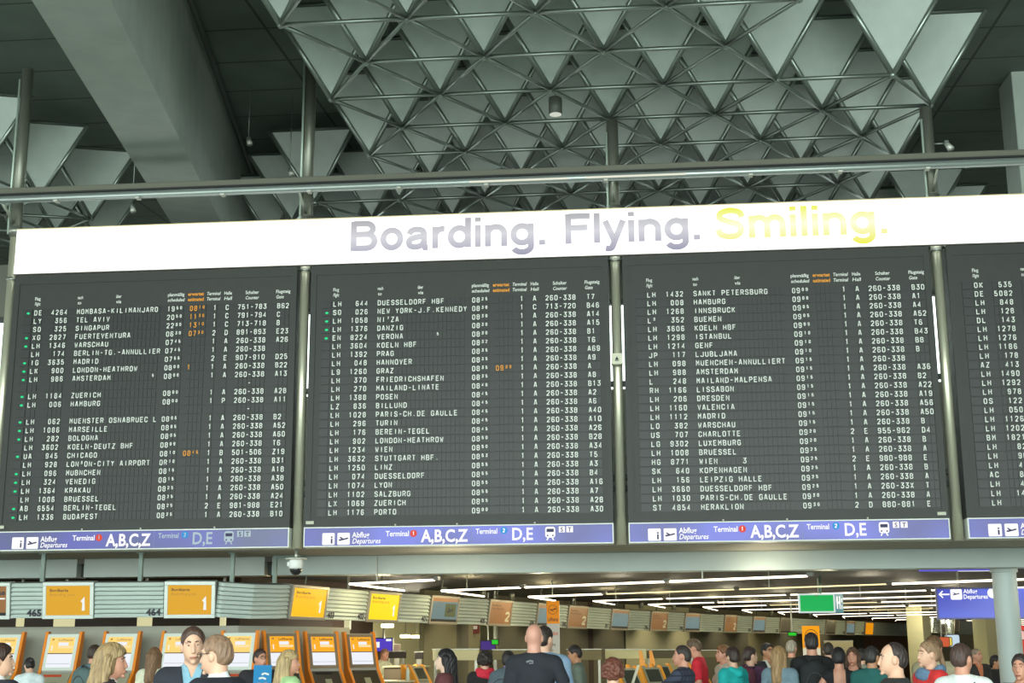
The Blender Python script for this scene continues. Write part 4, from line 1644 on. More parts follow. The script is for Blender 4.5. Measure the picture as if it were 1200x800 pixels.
# orange totems with the ringed crane
def totem(label, pxa, pxb, pyt, pyo, pyb, Y, bright=True):
    a, b = at(pxa, pyb, Y), at(pxb, pyt, Y)
    w = b[0] - a[0]
    zt = b[2]
    zo = at((pxa + pxb) / 2, pyo, Y)[2]
    t = thing('totem_sign', label, 'sign', ((a[0] + b[0]) / 2, Y, 0))
    MB().box(-w / 2, w / 2, 0, .12, .04, zo).build('white_panel', glow('totem_white', (196, 196, 176), .7) if bright else glow('totem_white2', (226, 220, 190), .85), t)
    op = MB().box(-w / 2, w / 2, -.004, .12, zo, zt).build('orange_panel', glow('totem_orange', (226, 138, 12), .85) if bright else glow('totem_orange2', (246, 160, 8), 1.0), t)
    MB().box(-w / 2 - .05, w / 2 + .05, -.1, .22, 0, .04).build('base', M_STEEL, t)
    ink = MB()
    zc = zo + (zt - zo) * (.62 if bright else .55)
    r = w * .36
    ink.ring(0, zc, r, w * .035, -.007, -.005)
    ink.stroke([(-r * .7, zc + r * .1), (-r * .2, zc - r * .05), (r * .1, zc + r * .05), (r * .75, zc + r * .35)], w * .06, -.007, -.005)
    ink.stroke([(-r * .55, zc - r * .2), (-r * .1, zc - r * .1), (r * .15, zc - r * .45)], w * .05, -.007, -.005)
    ink.stroke([(r * .1, zc), (r * .45, zc + r * .05), (r * .8, zc + r * .05)], w * .05, -.007, -.005)
    ink.build('ringed_bird_emblem', mat('totem_ink', (70, 44, 40), .6), op)
    if bright:
        k = MB()
        text(k, 'Lufthansa', 0, zo + .05, .07, w * .86, -.006, .02, 'c')
        k.build('lettering', mat('totem_ink', (70, 44, 40), .6), op)
        k = MB()
        text(k, 'Check-in', 0, zo - .22, .08, w * .8, -.003, .02, 'c')
        k.build('red_lettering', mat('totem_red', (190, 70, 30), .6), t)
        k = MB()
        for q, s in enumerate(('Economy', 'Class', 'Business')):
            text(k, s, -w * .4, zo - .42 - q * .1, .055, w * (.6 if q != 1 else .4), -.003, .01)
        k.build('lettering', mat('totem_ink', (70, 44, 40), .6), t)
    return t


totem('tall orange and white totem with a ringed bird emblem right of the black emblem t-shirt', 641.5, 655, 704, 730.5, 800, 27.0)
totem('far orange totem with a ringed bird emblem behind the tall person with the black backpack', 943.5, 960, 733, 759, 800, 36.0, False)

# pillars
p = at(1175, 735, 22.6)
tag(MB().lathe([(.185, 0), (.185, 2.74), (.21, 2.75), (.21, 2.80)], 40, (p[0], 22.6 - .35, 0)).build('round_pillar', mat('pillar_grey', (172, 182, 180), .5, noise=.04, nscale=2), smooth=False), kind='structure')
for pa, pb, pc, Y, nm in ((1063, 1082, 1091, 47, 'square_pillar'), (1140, 1156, 1170, 52, 'square_pillar')):
    a, b, c = at(pa, 740, Y + .5), at(pb, 740, Y), at(pc, 740, Y + 1.0)
    mb = MB()
    d = (a[0] + c[0] - b[0], a[1] + c[1] - b[1])
    q = [(a[0], a[1]), (b[0], b[1]), (c[0], c[1]), d]
    mb.add([(x, y, 0) for x, y in q] + [(x, y, 3.0) for x, y in q], [(0, 1, 5, 4), (1, 2, 6, 5), (2, 3, 7, 6), (3, 0, 4, 7), (4, 5, 6, 7)])
    tag(mb.build(nm, W_CR, bevel=.02), kind='structure')

# second counter fascia far behind the cream pillar
PATH2 = [tuple(at(1090, 730, 50)[:2]), tuple(at(1140, 730, 58)[:2])]


def far2(a, b):
    return on_path(a, PATH2), on_path(b, PATH2)


bay(list(far2(1091.5, 1099)), 'ribbed fascia bay right of the cream pillar, left of a dark screen')
screen(*far2(1099.2, 1108), 'dark screen right of the cream pillar beneath the blue hanging sign', 'dark', True)
bay(list(far2(1108.2, 1116)), 'ribbed fascia bay between two dark screens right of the cream pillar')
screen(*far2(1116.2, 1122), 'second dark screen right of the cream pillar beneath the blue hanging sign', 'dark', True)
bay(list(far2(1122.2, 1138)), 'last ribbed fascia bay right of the cream pillar')

# hanging signs
def hang_sign(name, label, cat, pxa, pxb, pyt, pyb, Y, face, frame, dep=.1):
    a, b = at(pxa, pyb, Y), at(pxb, pyt, Y)
    w, h = b[0] - a[0], b[2] - a[2]
    t = thing(name, label, cat, ((a[0] + b[0]) / 2, Y, a[2]))
    b_ = .03
    fr = MB().box(-w / 2, w / 2, 0, dep, 0, b_).box(-w / 2, w / 2, 0, dep, h - b_, h).box(-w / 2, -w / 2 + b_, 0, dep, b_, h - b_).box(w / 2 - b_, w / 2, 0, dep, b_, h - b_)
    fr.build('frame', frame, t)
    f = MB().box(-w / 2 + b_, w / 2 - b_, .006, dep - .01, b_, h - b_).build('face', face, t)
    return t, f, w, h


t, f, w, h = hang_sign('green_sign', 'green hanging light box with a teal side face above the queue', 'sign', 936.5, 978, 695, 718, 27, glow('sign_green', (16, 176, 84), 1.0), glow('sign_green_edge', (214, 232, 226), .9))
px0 = at(962, 690, 27)[0] - (at(936.5, 700, 27)[0] + at(978, 700, 27)[0]) / 2
MB().tube((px0, .05, h), (px0, .05, 2.965 - t.location.z), .018).build('rod', mat('rod_green', (110, 140, 126), .4, .4), t, True)
sd = MB()
R_ = Matrix.Rotation(math.radians(52), 3, 'Z')
sd.box(0, .30, 0, .03, .0, h, R_, (w / 2 + .002, .0, 0))
so = sd.build('side_face', glow('sign_teal', (58, 128, 136), .9), t)
hb = MB()
hb.box(.05, .09, -.004, -.002, h * .2, h * .85, R_, (w / 2 + .002, 0, 0)).box(.15, .18, -.004, -.002, h * .2, h * .85, R_, (w / 2 + .002, 0, 0)).box(.09, .15, -.004, -.002, h * .48, h * .58, R_, (w / 2 + .002, 0, 0))
hb.box(.22, .25, -.004, -.002, h * .2, h * .4, R_, (w / 2 + .002, 0, 0)).box(.22, .25, -.004, -.002, h * .55, h * .75, R_, (w / 2 + .002, 0, 0))
hb.build('white_mark', W_TXT, so)
MB().box(-w * .04, w * .04, .002, .006, h - .055, h - .04).build('brown_clip', mat('clip_brown', (120, 80, 50), .5), f)

t, f, w, h = hang_sign('departures_sign', 'large blue hanging sign with a left arrow, partly behind the round pillar', 'sign', 1099.5, 1232, 687, 725.5, 26, bluemat('sign_blue', (52, 64, 196), (74, 100, 238)), mat('sign_blue_edge', (110, 112, 170), .5))
t.rotation_euler = (0, 0, math.radians(-3))
ic = MB()
k = w / 132.5


def SX(px):
    return -w / 2 + (px - 1099.5) * k


def SZ(py):
    return (725.5 - py) * k


ic.prism([(SX(1102.5), SZ(696.5)), (SX(1107), SZ(692)), (SX(1108), SZ(693)), (SX(1105.5), SZ(695.6)), (SX(1115), SZ(695.6)), (SX(1115), SZ(697.4)), (SX(1105.5), SZ(697.4)), (SX(1108), SZ(700)), (SX(1107), SZ(701))], .001, .004)
ic.rrect(SX(1116.2), SX(1129.5), SZ(702.8), SZ(690.2), .03, .001, .004)
text(ic, 'Abflug', SX(1131), SZ(695.5), .075, SX(1147) - SX(1131), .002, .02)
text(ic, 'Departures', SX(1131), SZ(701.8), .075, SX(1158.5) - SX(1131), .002, .02)
ic.disc(SX(1164.5), SZ(695.5), .095, .002)
ic.build('lettering', M_STRIPW, f)
dk = MB()
plane_icon(dk, SX(1122.8), SZ(696), .15, -.001)
dk.build('dark_pictogram', glow('strip_ink', (60, 60, 92), 1.0), f)
for x in (-w * .3, w * .2):
    MB().tube((x, .05, h), (x, .05, 2.965 - t.location.z), .018).build('rod', M_STEEL, t)
# violet reflection under the edge beam, painted as a glowing strip
p = at(1150, 667.5, 22.45)
t = thing('glow_strip', 'thin violet-white painted reflection under the edge beam left of the round pillar', 'lamp', (p[0], 22.5, 2.79))
MB().box(-.95, .45, -.04, .04, 0, .03).build('housing', glow('violet_reflection', (96, 92, 210), .9), t)
MB().box(-.35, .42, -.045, .03, -.006, .0).build('tube', W_TXT, t)

# far shop lights at the right
for px, py, w_, h_, col, lb, Y in ((1104, 752, .5, .34, (214, 96, 60), 'small red lit shop sign behind the person in red', 47), (1110, 751.5, .34, .3, (240, 214, 90), 'small yellow lit shop sign right of the red one', 47.3),
                                  (1116, 750.5, .5, .42, (206, 226, 240), 'small white and blue lit shop sign above the white t-shirt', 47.6), (1198, 750, .5, .9, (222, 70, 60), 'red lit shop sign at the right edge behind the round pillar', 44),
                                  (1195, 744, .3, .3, (250, 200, 190), 'small pale lit sign above the red shop sign at the right edge', 43)):
    p = at(px, py, Y)
    t = thing('shop_sign', lb, 'sign', (p[0], Y, p[2]))
    MB().rrect(-w_ / 2, w_ / 2, -h_ / 2, h_ / 2, .06, 0, .1).build('housing', M_BLACK, t)
    MB().rrect(-w_ / 2 + .02, w_ / 2 - .02, -h_ / 2 + .02, h_ / 2 - .02, .05, -.006, .002).build('lit_face', glow('shop_%d_%d_%d' % col, col, .9), t)
    MB().box(-.02, .02, .03, .07, h_ / 2, 2.96 - p[2]).build('hanger', M_STEEL, t)

# ------------------------------------------------------------------ self-service kiosks
M_KOR = mat('kiosk_orange', (226, 128, 20), .45, noise=.03)
M_KOL = mat('kiosk_orange_light', (236, 158, 52), .45)
M_KB = mat('kiosk_grey', (158, 156, 146), .45, .1)
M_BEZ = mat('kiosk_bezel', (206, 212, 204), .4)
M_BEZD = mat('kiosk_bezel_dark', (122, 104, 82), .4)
KS_A = glow('kiosk_pale_amber', (255, 214, 120), 1.02)
KS_B = glow('kiosk_amber', (255, 176, 36), 1.0)
KS_W = glow('kiosk_white', (238, 240, 248), 1.02)


def kiosk_master(bright):  # bright: overlit copy, the strong light is put into paler colours
    root = empty('check_in_kiosk')
    w = .58
    # profile of the side (y, z): +y is the back
    prof = [(-.12, 0), (-.16, .85), (-.34, .98), (-.02, 1.33), (.16, 1.92), (.26, 1.92), (.14, 1.30), (.06, .9), (.14, 0)]
    for s in (-1, 1):
        x = s * w / 2
        MB().prismx(prof, min(x, x - s * .045), max(x, x - s * .045)).build('side_panel', M_KOR, root, bevel=.006)
    body = [(-.09, 0), (-.13, .85), (-.29, .97), (-.0, 1.32), (.17, 1.89), (.235, 1.89), (.115, 1.3), (.035, .9), (.11, 0)]
    MB().prismx(body, -w / 2 + .044, w / 2 - .044).build('body', M_KB, root)
    up = Vector((0, .17, .57)).normalized()
    nrm = Vector((0, -.57, .17)).normalized()
    Rm = Matrix(((1, 0, 0), (0, up.y, -nrm.y), (0, up.z, -nrm.z)))
    # local frame of the tilted display: x right, y up the face, z into the body
    Rf = Matrix(((1, 0, 0), (0, -nrm.y, up.y), (0, -nrm.z, up.z)))
    o = Vector((0, .0, 1.32))
    iw = w / 2 - .046
    H = .58
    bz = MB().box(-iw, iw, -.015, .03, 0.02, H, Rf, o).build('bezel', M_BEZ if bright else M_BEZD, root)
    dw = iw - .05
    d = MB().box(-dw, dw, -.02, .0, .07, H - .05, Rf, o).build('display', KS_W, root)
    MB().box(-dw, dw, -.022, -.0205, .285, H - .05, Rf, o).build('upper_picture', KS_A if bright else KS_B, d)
    MB().box(-dw * .25, dw * .55, -.0235, -.0225, .40, .45, Rf, o).build('white_field', KS_W, d)
    MB().box(-dw * .25, dw * .9, -.0235, -.0225, .36, .395, Rf, o).build('pale_field', glow('kiosk_pale', (255, 226, 170), 1.0), d)
    MB().box(-dw, dw, -.0235, -.0205, .272, .285, Rf, o).build('divider', BR_TXT, d)
    MB().box(-dw * .95, dw * .95, -.0215, -.0205, .12, .125, Rf, o).build('grey_line', M_GREY, d)

    def ft(s, x, z, cap, wd, m, al='l', wt=.02):
        q = MB()
        text(q, s, x, z, cap, wd, -.0245, wt, al)
        q.v = [tuple(Rf @ Vector(p) + o) for p in q.v]
        return q.build('lettering', m, d)
    ft('Lufthansa', -dw * .28, .472, .035, dw * 1.15, BR_TXT if not bright else mat('pale_brown', (190, 140, 80), .6))
    q = MB()
    flapchar(q, '1', -dw * .74, .315, .085, .05, -.0245, .02)
    q.v = [tuple(Rf @ Vector(p) + o) for p in q.v]
    q.build('class_number', W_TXT, d)
    MB().box(-dw * .82, -dw * .66, -.0235, -.0225, .48, .51, Rf, o).build('emblem', FAINT, d)
    # console
    u2 = Vector((0, .3, .35)).normalized()
    n2 = Vector((0, -.35, .3)).normalized()
    Rc = Matrix(((1, 0, 0), (0, -n2.y, u2.y), (0, -n2.z, u2.z)))
    oc = Vector((0, -.30, .97))
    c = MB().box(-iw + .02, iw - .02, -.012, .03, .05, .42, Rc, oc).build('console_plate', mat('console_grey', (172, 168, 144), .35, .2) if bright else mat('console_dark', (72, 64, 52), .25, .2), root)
    MB().box(-iw * .75, iw * .4, -.018, -.01, .36, .40, Rc, oc).build('card_slot', mat('slot_red', (196, 70, 40), .5) if bright else M_BLACK, c)
    MB().box(-iw * .2, iw * .25, -.018, -.01, .14, .26, Rc, oc).build('reader', mat('reader', (150, 146, 120), .4), c)
    return root


def copy_tree(o, parent=None):
    c = o.copy()
    COL.objects.link(c)
    if parent:
        c.parent = parent
    for ch in list(o.children):
        copy_tree(ch, c)
    return c


KA = kiosk_master(True)
kb_used = False
klist = [(4, 20.5, 0, 'pale-screened kiosk at the left edge, behind the person cut off there'), (72, 20.5, 0, 'pale-screened kiosk with the fully visible screen, right of the white blouse'),
         (140.5, 20.5, 0, 'pale-screened kiosk behind the person in the dark cardigan'), (209, 20.5, 0, 'pale-screened kiosk behind the person in the open blue shirt'), (279, 20.5, 0, 'pale-screened kiosk just left of the blue brochure')]
for i, (px, Y, rz, lb) in enumerate(klist):
    k = KA if i == 0 else copy_tree(KA)
    p = at(px, 760, Y)
    k.location = (p[0], Y - .1, 0)
    k.rotation_euler = (0, 0, math.radians(rz))
    tag(k, lb, 'kiosk', 'self-service kiosks with pale screens')
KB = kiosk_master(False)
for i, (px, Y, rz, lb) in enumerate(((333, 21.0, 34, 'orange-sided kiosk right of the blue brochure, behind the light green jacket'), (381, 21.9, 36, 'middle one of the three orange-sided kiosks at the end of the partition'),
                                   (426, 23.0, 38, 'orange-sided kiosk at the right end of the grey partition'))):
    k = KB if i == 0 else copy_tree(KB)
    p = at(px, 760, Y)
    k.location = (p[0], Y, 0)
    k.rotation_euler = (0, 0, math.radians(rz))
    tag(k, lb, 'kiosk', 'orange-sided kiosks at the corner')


# lower bag-drop terminals along the receding counters
def terminal_master():
    root = empty('bag_drop_terminal')
    w = .5
    prof = [(-.2, 0), (-.24, .8), (-.36, .9), (.02, 1.5), (.1, 1.5), (.05, .85), (.15, 0)]
    for s in (-1, 1):
        x = s * w / 2
        MB().prismx(prof, min(x, x - s * .05), max(x, x - s * .05)).build('side_panel', M_KOL, root, bevel=.006)
    body = [(-.17, 0), (-.21, .8), (-.31, .9), (.03, 1.46), (.08, 1.46), (.03, .85), (.12, 0)]
    MB().prismx(body, -w / 2 + .05, w / 2 - .05).build('body', M_KB, root)
    up = Vector((0, .38, .6)).normalized()
    nrm = Vector((0, -.6, .38)).normalized()
    Rf = Matrix(((1, 0, 0), (0, -nrm.y, up.y), (0, -nrm.z, up.z)))
    o = Vector((0, -.33, .92))
    MB().box(-w / 2 + .07, w / 2 - .07, -.01, .03, .30, .62, Rf, o).build('screen_frame', mat('console_grey', (172, 168, 144), .35, .2), root)
    MB().box(-w / 2 + .1, w / 2 - .1, -.014, .0, .33, .59, Rf, o).build('display', mat('terminal_display', (70, 72, 62), .2), root)
    MB().box(-w / 2 + .1, w / 2 - .1, -.014, .0, .06, .24, Rf, o).build('keypad_plate', mat('reader', (150, 146, 120), .4), root)
    return root


TM = terminal_master()
TL = [(489, 26.5, 62, 'low orange-sided terminal left of the burgundy jacket'), (482, 27.0, 62, 'second low terminal behind the one beside the burgundy jacket'), (664, 26.5, 78, 'low orange-sided terminal used by the person in grey-green'),
      (735, 22.5, 40, 'low orange-sided terminal right of the brown cardigan'), (748, 25.5, 40, 'low terminal behind the one right of the brown cardigan'), (763, 23.5, 35, 'low orange-sided terminal under the outstretched hand of the plaid shirt'),
      (775, 26.5, 40, 'low terminal behind the paper held by the plaid shirt'), (815, 28.0, 60, 'low orange terminal in front of the red polo shirt')]
for i, (px, Y, rz, lb) in enumerate(TL):
    k = TM if i == 0 else copy_tree(TM)
    p = at(px, 785, Y)
    k.location = (p[0], Y, 0)
    k.rotation_euler = (0, 0, math.radians(rz))
    k.scale = (.9, .9, .9)
    tag(k, lb, 'terminal', 'low bag-drop terminals')
# slim orange desk markers
for px, py, Y, lb in ((752.5, 762, 30, 'slim pale orange marker blade above the terminals'), (764.5, 762, 30.4, 'slim orange marker blade right of the pale one')):
    p = at(px, py, Y)
    t = thing('marker_blade', lb, 'marker', (p[0], Y, 0))
    MB().prism([(-.02, 0), (.03, 0), (.05, 1.35), (-.01, p[2]), (-.07, p[2])], 0, .03).build('blade', M_KOL, t, bevel=.004)
    MB().box(-.12, .12, -.1, .13, 0, .03).build('foot', M_STEEL, t)
# bottle on the service desk
p = at(477.5, 797, 25.1)
t = thing('desk', 'pale low desk with a bottle on it, left of the low terminals', 'desk', (p[0], 25.0, 0))
MB().box(-.6, .04, 0, .5, 0, p[2] - .03).build('body', M_DESK, t)
MB().box(-.63, .07, -.03, .53, p[2] - .03, p[2]).build('desk_top', mat('desk_top', (190, 184, 150), .4), t)
t = thing('water_bottle', 'small clear bottle on the desk left of the low terminals', 'bottle', (p[0], 25.12, p[2]))
MB().lathe([(.035, 0), (.038, .01), (.038, .17), (.015, .215), (.015, .235)], 16).build('bottle', mat('bottle_clear', (190, 198, 186), .15), t, True)
MB().lathe([(.018, .235), (.018, .255)], 12).build('cap', mat('bottle_cap', (90, 110, 130), .4), t)
# queue barrier
for px, lb, Y in ((1152, 'black queue barrier post left of the round pillar', 24.5), (1166, 'second black queue barrier post, beside the round pillar', 25.5)):
    p = at(px, 783, Y)
    t = thing('queue_barrier', lb, 'barrier', (p[0], Y, 0), group='queue barriers')
    MB().lathe([(.17, 0), (.17, .02), (.03, .04), (.03, 1.22), (.04, 1.23), (.04, 1.32), (.02, 1.34)], 20).build('post', M_BLACK, t, True)
    MB().box(-.5, 0, -.01, .01, 1.25, 1.31).build('belt', mat('belt', (30, 28, 30), .8), t)

# ------------------------------------------------------------------ people
def rotm(yaw, pitch=0.0, roll=0.0):
    """rows of world->... : 3x3 rotation, yaw about z, then pitch (nod forward +) about x, roll about y"""
    m = Matrix.Rotation(math.radians(yaw), 3, 'Z') @ Matrix.Rotation(math.radians(pitch), 3, 'X') @ Matrix.Rotation(math.radians(roll), 3, 'Y')
    return np.array(m)


NECK = np.array((0, .02, 1.50))
ARMS = {
    'down': ((.235, .03, 1.12), (.245, -.05, .87)),
    'hold': ((.235, .02, 1.13), (.10, -.27, 1.13)),
    'read': ((.225, -.03, 1.12), (.09, -.27, 1.28)),
    'reach': ((.20, -.24, 1.22), (.12, -.50, 1.26)),
    'face': ((.24, -.20, 1.26), (.10, -.16, 1.50)),
    'behind': ((.30, .12, 1.16), (.06, .19, 1.14)),
    'hip': ((.34, .06, 1.16), (.20, .02, .99)),
    'up': ((.24, -.24, 1.30), (.12, -.30, 1.50)),
}
SKIN = {'fair': (214, 168, 142), 'pale': (226, 190, 168), 'ruddy': (200, 142, 118), 'tan': (176, 124, 92), 'dark': (112, 76, 58), 'bald': (206, 150, 130)}


def skinmat(k):
    return mat('skin_' + k, SKIN[k], .5, noise=.05, nscale=9)


def cloth(c):
    return mat('cloth_%d_%d_%d' % tuple(c), c, .85, noise=.12, nscale=14, bump=.15)


def hairmat(c):
    return mat('hair_%d_%d_%d' % tuple(c), c, .55, noise=.35, nscale=26, bump=.6, stretch=(1.6, 1.6, .25))


def grid_axes(x, y, zs, g):
    return np.arange(x[0], x[1], g), np.arange(y[0], y[1], g), zs


def person(label, px, ytop, Y, yaw, hyaw=0, hpitch=0, hroll=0, hair='short', hc=(60, 44, 34), skin='fair', top=(40, 42, 46), kind='tee', under=None, arms=('down', 'down'),
           build=1.0, trouser=(44, 46, 56), g=None, lean=0.0, extras=(), hairlen=1.40, female=False, pat=None, faced=True, collar=None, hline=0.0):
    Y = Y * (1.10 if Y < 16 else 1.05)
    P = at(px, ytop, Y)
    H = float(P[2])
    s = H / (1.775 if hair != 'bald' else 1.757)
    g = g or (.0085 if Y < 13 else .0105 if Y < 18 else .0125)
    root = thing('person', label, 'person', (P[0], Y, 0), (0, 0, math.radians(yaw)), scale=s)
    R = rotm(hyaw, hpitch, hroll)
    off = np.array((0, -lean, 0.0))          # lean forward moves head and shoulders

    def hp(p):
        return tuple(R @ (np.array(p) - NECK) + NECK + off)

    def tp(p):
        k = np.clip((p[2] - .95) / .5, 0, 1)
        return (p[0] * (build if abs(p[0]) > .02 else 1), p[1] - lean * k, p[2])
    rt = R.T
    # ---- primitive lists
    fb = .94 if female else 1.0
    head = [('e', hp((0, .017, 1.658)), (.0735 * fb, .097, .100), R), ('e', hp((0, -.03, 1.585)), (.054 * fb, .062, .067), R), ('e', hp((0, -.012, 1.61)), (.063 * fb, .075, .07), R),
            ('c', hp((0, -.078, 1.662)), hp((0, -.1, 1.606)), .009, .0135), ('e', hp((0, -.09, 1.566)), (.024, .012, .012), R), ('e', hp((0, -.082, 1.533)), (.02, .014, .014), R),
            ('c', hp((-.04, -.068, 1.672)), hp((.04, -.068, 1.672)), .011, .011)]
    ears = [('e', hp((sg * .076 * fb, .012, 1.628)), (.011, .021, .034), R) for sg in (-1, 1)]
    eyes_ = [('e', hp((sg * .031, -.088, 1.65)), (.017, .014, .011), R) for sg in (-1, 1)]
    neck = [('c', hp((0, .025, 1.60)), tp((0, .03, 1.40)), .056 * fb * (1.05 if build > 1.02 else 1), .064)]
    sw = .172 * (.92 if female else 1)
    torso = [('e', tp((0, .012, 1.27)), (.165 * build * fb, .112 * build, .2)), ('e', tp((0, .0, 1.08)), (.145 * build, .106 * build, .2)), ('e', tp((0, .01, .93)), (.165 * build, .118 * build, .14)),
             ('c', tp((-sw, .015, 1.40)), tp((sw, .015, 1.40)), .062, .062), ('c', tp((0, .03, 1.45)), tp((-sw * .8, .02, 1.415)), .052, .05), ('c', tp((0, .03, 1.45)), tp((sw * .8, .02, 1.415)), .052, .05)]
    if female:
        torso += [('e', tp((sg * .075, -.085, 1.25)), (.06, .05, .065)) for sg in (-1, 1)]
    arm = []
    hands = []
    for sg, pose in zip((-1, 1), arms):
        e, w = ARMS[pose]
        S = np.array(tp((sg * sw * 1.06, .015, 1.40)))
        E = np.array(tp((sg * e[0], e[1], e[2])))
        Wr = np.array(tp((sg * w[0], w[1], w[2])))
        arm.append((S, E, Wr))
        d = Wr - E
        d /= np.linalg.norm(d)
        up = np.array((0, 0, 1.0)) if abs(d[2]) < .8 else np.array((sg * -1.0, 0, 0))
        n = np.cross(np.cross(d, up), d)
        n = n / np.linalg.norm(n) * -1     # palm side
        l = np.cross(d, n)
        hands.append(('e', tuple(Wr + d * .05), (.03, .03, .03)))
        hands.append(('c', tuple(Wr + d * .025 + l * .014), tuple(Wr + d * .085 + l * .026), .021, .016))
        hands.append(('c', tuple(Wr + d * .025 - l * .014), tuple(Wr + d * .085 - l * .026), .021, .016))
        for q, fl in zip((-1.5, -.5, .5, 1.5), (.034, .042, .044, .038)):
            B = Wr + d * .09 + l * q * .0195
            Mi = B + (d * .88 + n * .45) * fl
            T = Mi + (d * .35 + n * .93) * fl * .9
            hands += [('c', tuple(B), tuple(Mi), .0095, .009), ('c', tuple(Mi), tuple(T), .009, .0075)]
        B = Wr + d * .03 + l * sg * .03
        Mi = B + (d * .55 + l * sg * .6 + n * .3) * .045
        T = Mi + (d * .85 + n * .35) * .034
        hands += [('c', tuple(B), tuple(Mi), .013, .011), ('c', tuple(Mi), tuple(T), .011, .009)]
    legs = []
    for sg in (-1, 1):
        legs += [('c', (sg * .09 * build, .01, .90), (sg * .095, -.01, .50), .088 * build, .058), ('c', (sg * .095, -.01, .50), (sg * .1, .025, .09), .056, .040)]
    feet = [('c', (sg * .1, .03, .055), (sg * .115, -.15, .042), .042, .036) for sg in (-1, 1)]
    xs_all = [p[0] for A in arm for p in A]
    ys_all = [p[1] for A in arm for p in A]
    ext_x = (min(xs_all + [-.3]) - .14, max(xs_all + [.3]) + .14)
    ext_y = (min(ys_all + [-.22 - lean]) - .16, max(ys_all + [.2]) + .12)
    zf = np.concatenate([np.arange(-.02, .80, .028), np.arange(.80, 1.40, g * 1.25), np.arange(1.40, 1.80, g * .72)])
    ax, ay = np.arange(ext_x[0], ext_x[1], g), np.arange(ext_y[0], ext_y[1], g)
    # ---- the body: one continuous surface
    F = Field(ax, ay, zf)
    for p in torso:
        F.add(p, .05)
    for p in legs:
        F.add(p, .03)
    for p in feet:
        F.add(p, .02)
    for S, E, Wr in arm:
        F.add(('c', tuple(S), tuple(E), .046, .037), .03)
        F.add(('c', tuple(E), tuple(Wr), .037, .026), .02)
    for p in neck:
        F.add(p, .03)
    for i, p in enumerate(head):
        F.add(p, .022 if i < 3 else .010)
    for p in ears:
        F.add(p, .008)
    for p in eyes_:
        F.sub(p, .012)
    for p in hands:
        F.add(p, .006)
    body = F.build('body', skinmat(skin), root)
    # ---- clothing
    grow = {'tee': .013, 'shirt': .016, 'jacket': .027, 'dress': .010, 'cardigan': .02}[kind]
    T = Field(ax, ay, np.concatenate([np.arange(.62, 1.30, .02), np.arange(1.30, 1.60, g)]))
    for p in torso:
        T.add(p, .05, grow)
    if kind != 'dress':
        for S, E, Wr in arm:
            if kind == 'tee':
                M_ = S + (E - S) * .62
                T.add(('c', tuple(S), tuple(M_), .047, .046), .03, grow + .004)
            else:
                T.add(('c', tuple(S), tuple(E), .047, .040), .03, grow)
                T.add(('c', tuple(E), tuple(Wr - (Wr - E) * .06), .040, .032), .02, grow)
    if kind in ('jacket', 'shirt', 'cardigan'):
        T.add(('c', tp((0, .03, 1.45)), tp((0, .03, 1.42)), .07, .085), .02, .004)
    nk = tp((0, -.02, 1.475))
    if kind in ('tee', 'dress'):
        T.sub(('e', tp((0, -.005, 1.505)), (.075, .085, .06)), .01)
    X, Yg, Z = T.grid()
    hem = {'jacket': .80, 'cardigan': .78, 'dress': .64, 'tee': .86, 'shirt': .88}[kind]
    T.keep((hem - Z) + 0 * X + 0 * Yg)
    T.keep(Z - (1.495 if kind == 'jacket' else 1.515) + 0 * X + 0 * Yg)
    if kind in ('jacket', 'cardigan') and under:
        yy = Yg + lean
        wedge = np.maximum(np.abs(X) - (Z - 1.12) * .20, yy + .02)
        T.keep(-np.maximum(wedge, 1.10 - Z))
    if kind == 'dress' and 'backless' in extras:
        wedge = np.maximum(np.abs(X) - .075, -(Yg - .03))
        T.keep(-np.maximum(np.maximum(wedge, 1.27 - Z), -9))
    T.F = np.maximum(T.F, -(np.sqrt((X - hp((0, .022, 1.53))[0]) ** 2 + (Yg - hp((0, .022, 1.53))[1]) ** 2 + (Z * 0) ** 2) - .058 + 0 * Z) * (Z > 1.46) - 5 * (Z <= 1.46)).astype(np.float32)
    nm = {'tee': 't_shirt', 'shirt': 'shirt', 'jacket': 'jacket', 'dress': 'dress', 'cardigan': 'cardigan'}[kind]
    m = pat if pat else cloth(top)
    tob = T.build(nm, m, root)
    if under:
        U = Field(ax, ay, np.arange(.9, 1.58, max(g, .009)))
        for p in torso:
            U.add(p, .05, .010)
        U.add(('c', tp((0, .02, 1.52)), tp((0, .03, 1.42)), .062, .078), .015)
        Xu, Yu, Zu = U.grid()
        U.keep(np.maximum(.95 - Zu, Zu - 1.525 - .22 * (Yu + lean)) + 0 * Xu)
        ctr = hp((0, .02, 1.53))
        U.F = np.maximum(U.F, np.where(Zu > 1.45, .057 - np.sqrt((Xu - ctr[0]) ** 2 + (Yu - ctr[1]) ** 2) + 0 * Zu, -5)).astype(np.float32)
        # open notch under the chin
        notch = np.maximum(np.abs(Xu) - (Zu - 1.41) * .35, Yu + lean + .03)
        U.keep(-np.maximum(notch, 1.41 - Zu))
        U.build('shirt', cloth(under), root)
    if collar:
        Cc = MB()
        pts = [np.array(tp((.072 * math.cos(a), .025 + .072 * math.sin(a), 1.478 - .018 * (math.sin(a) < 0)))) for a in np.linspace(-PI / 2 + .45, 1.5 * PI - .45, 14)]
        for a, b in zip(pts[:-1], pts[1:]):
            Cc.add([tuple(a + (0, 0, .022)), tuple(b + (0, 0, .022)), tuple(b * np.array((1.12, 1.1, 1)) - (0, 0, .02)), tuple(a * np.array((1.12, 1.1, 1)) - (0, 0, .02))], [(0, 1, 2, 3)])
        Cc.build('collar', cloth(collar), root, True)
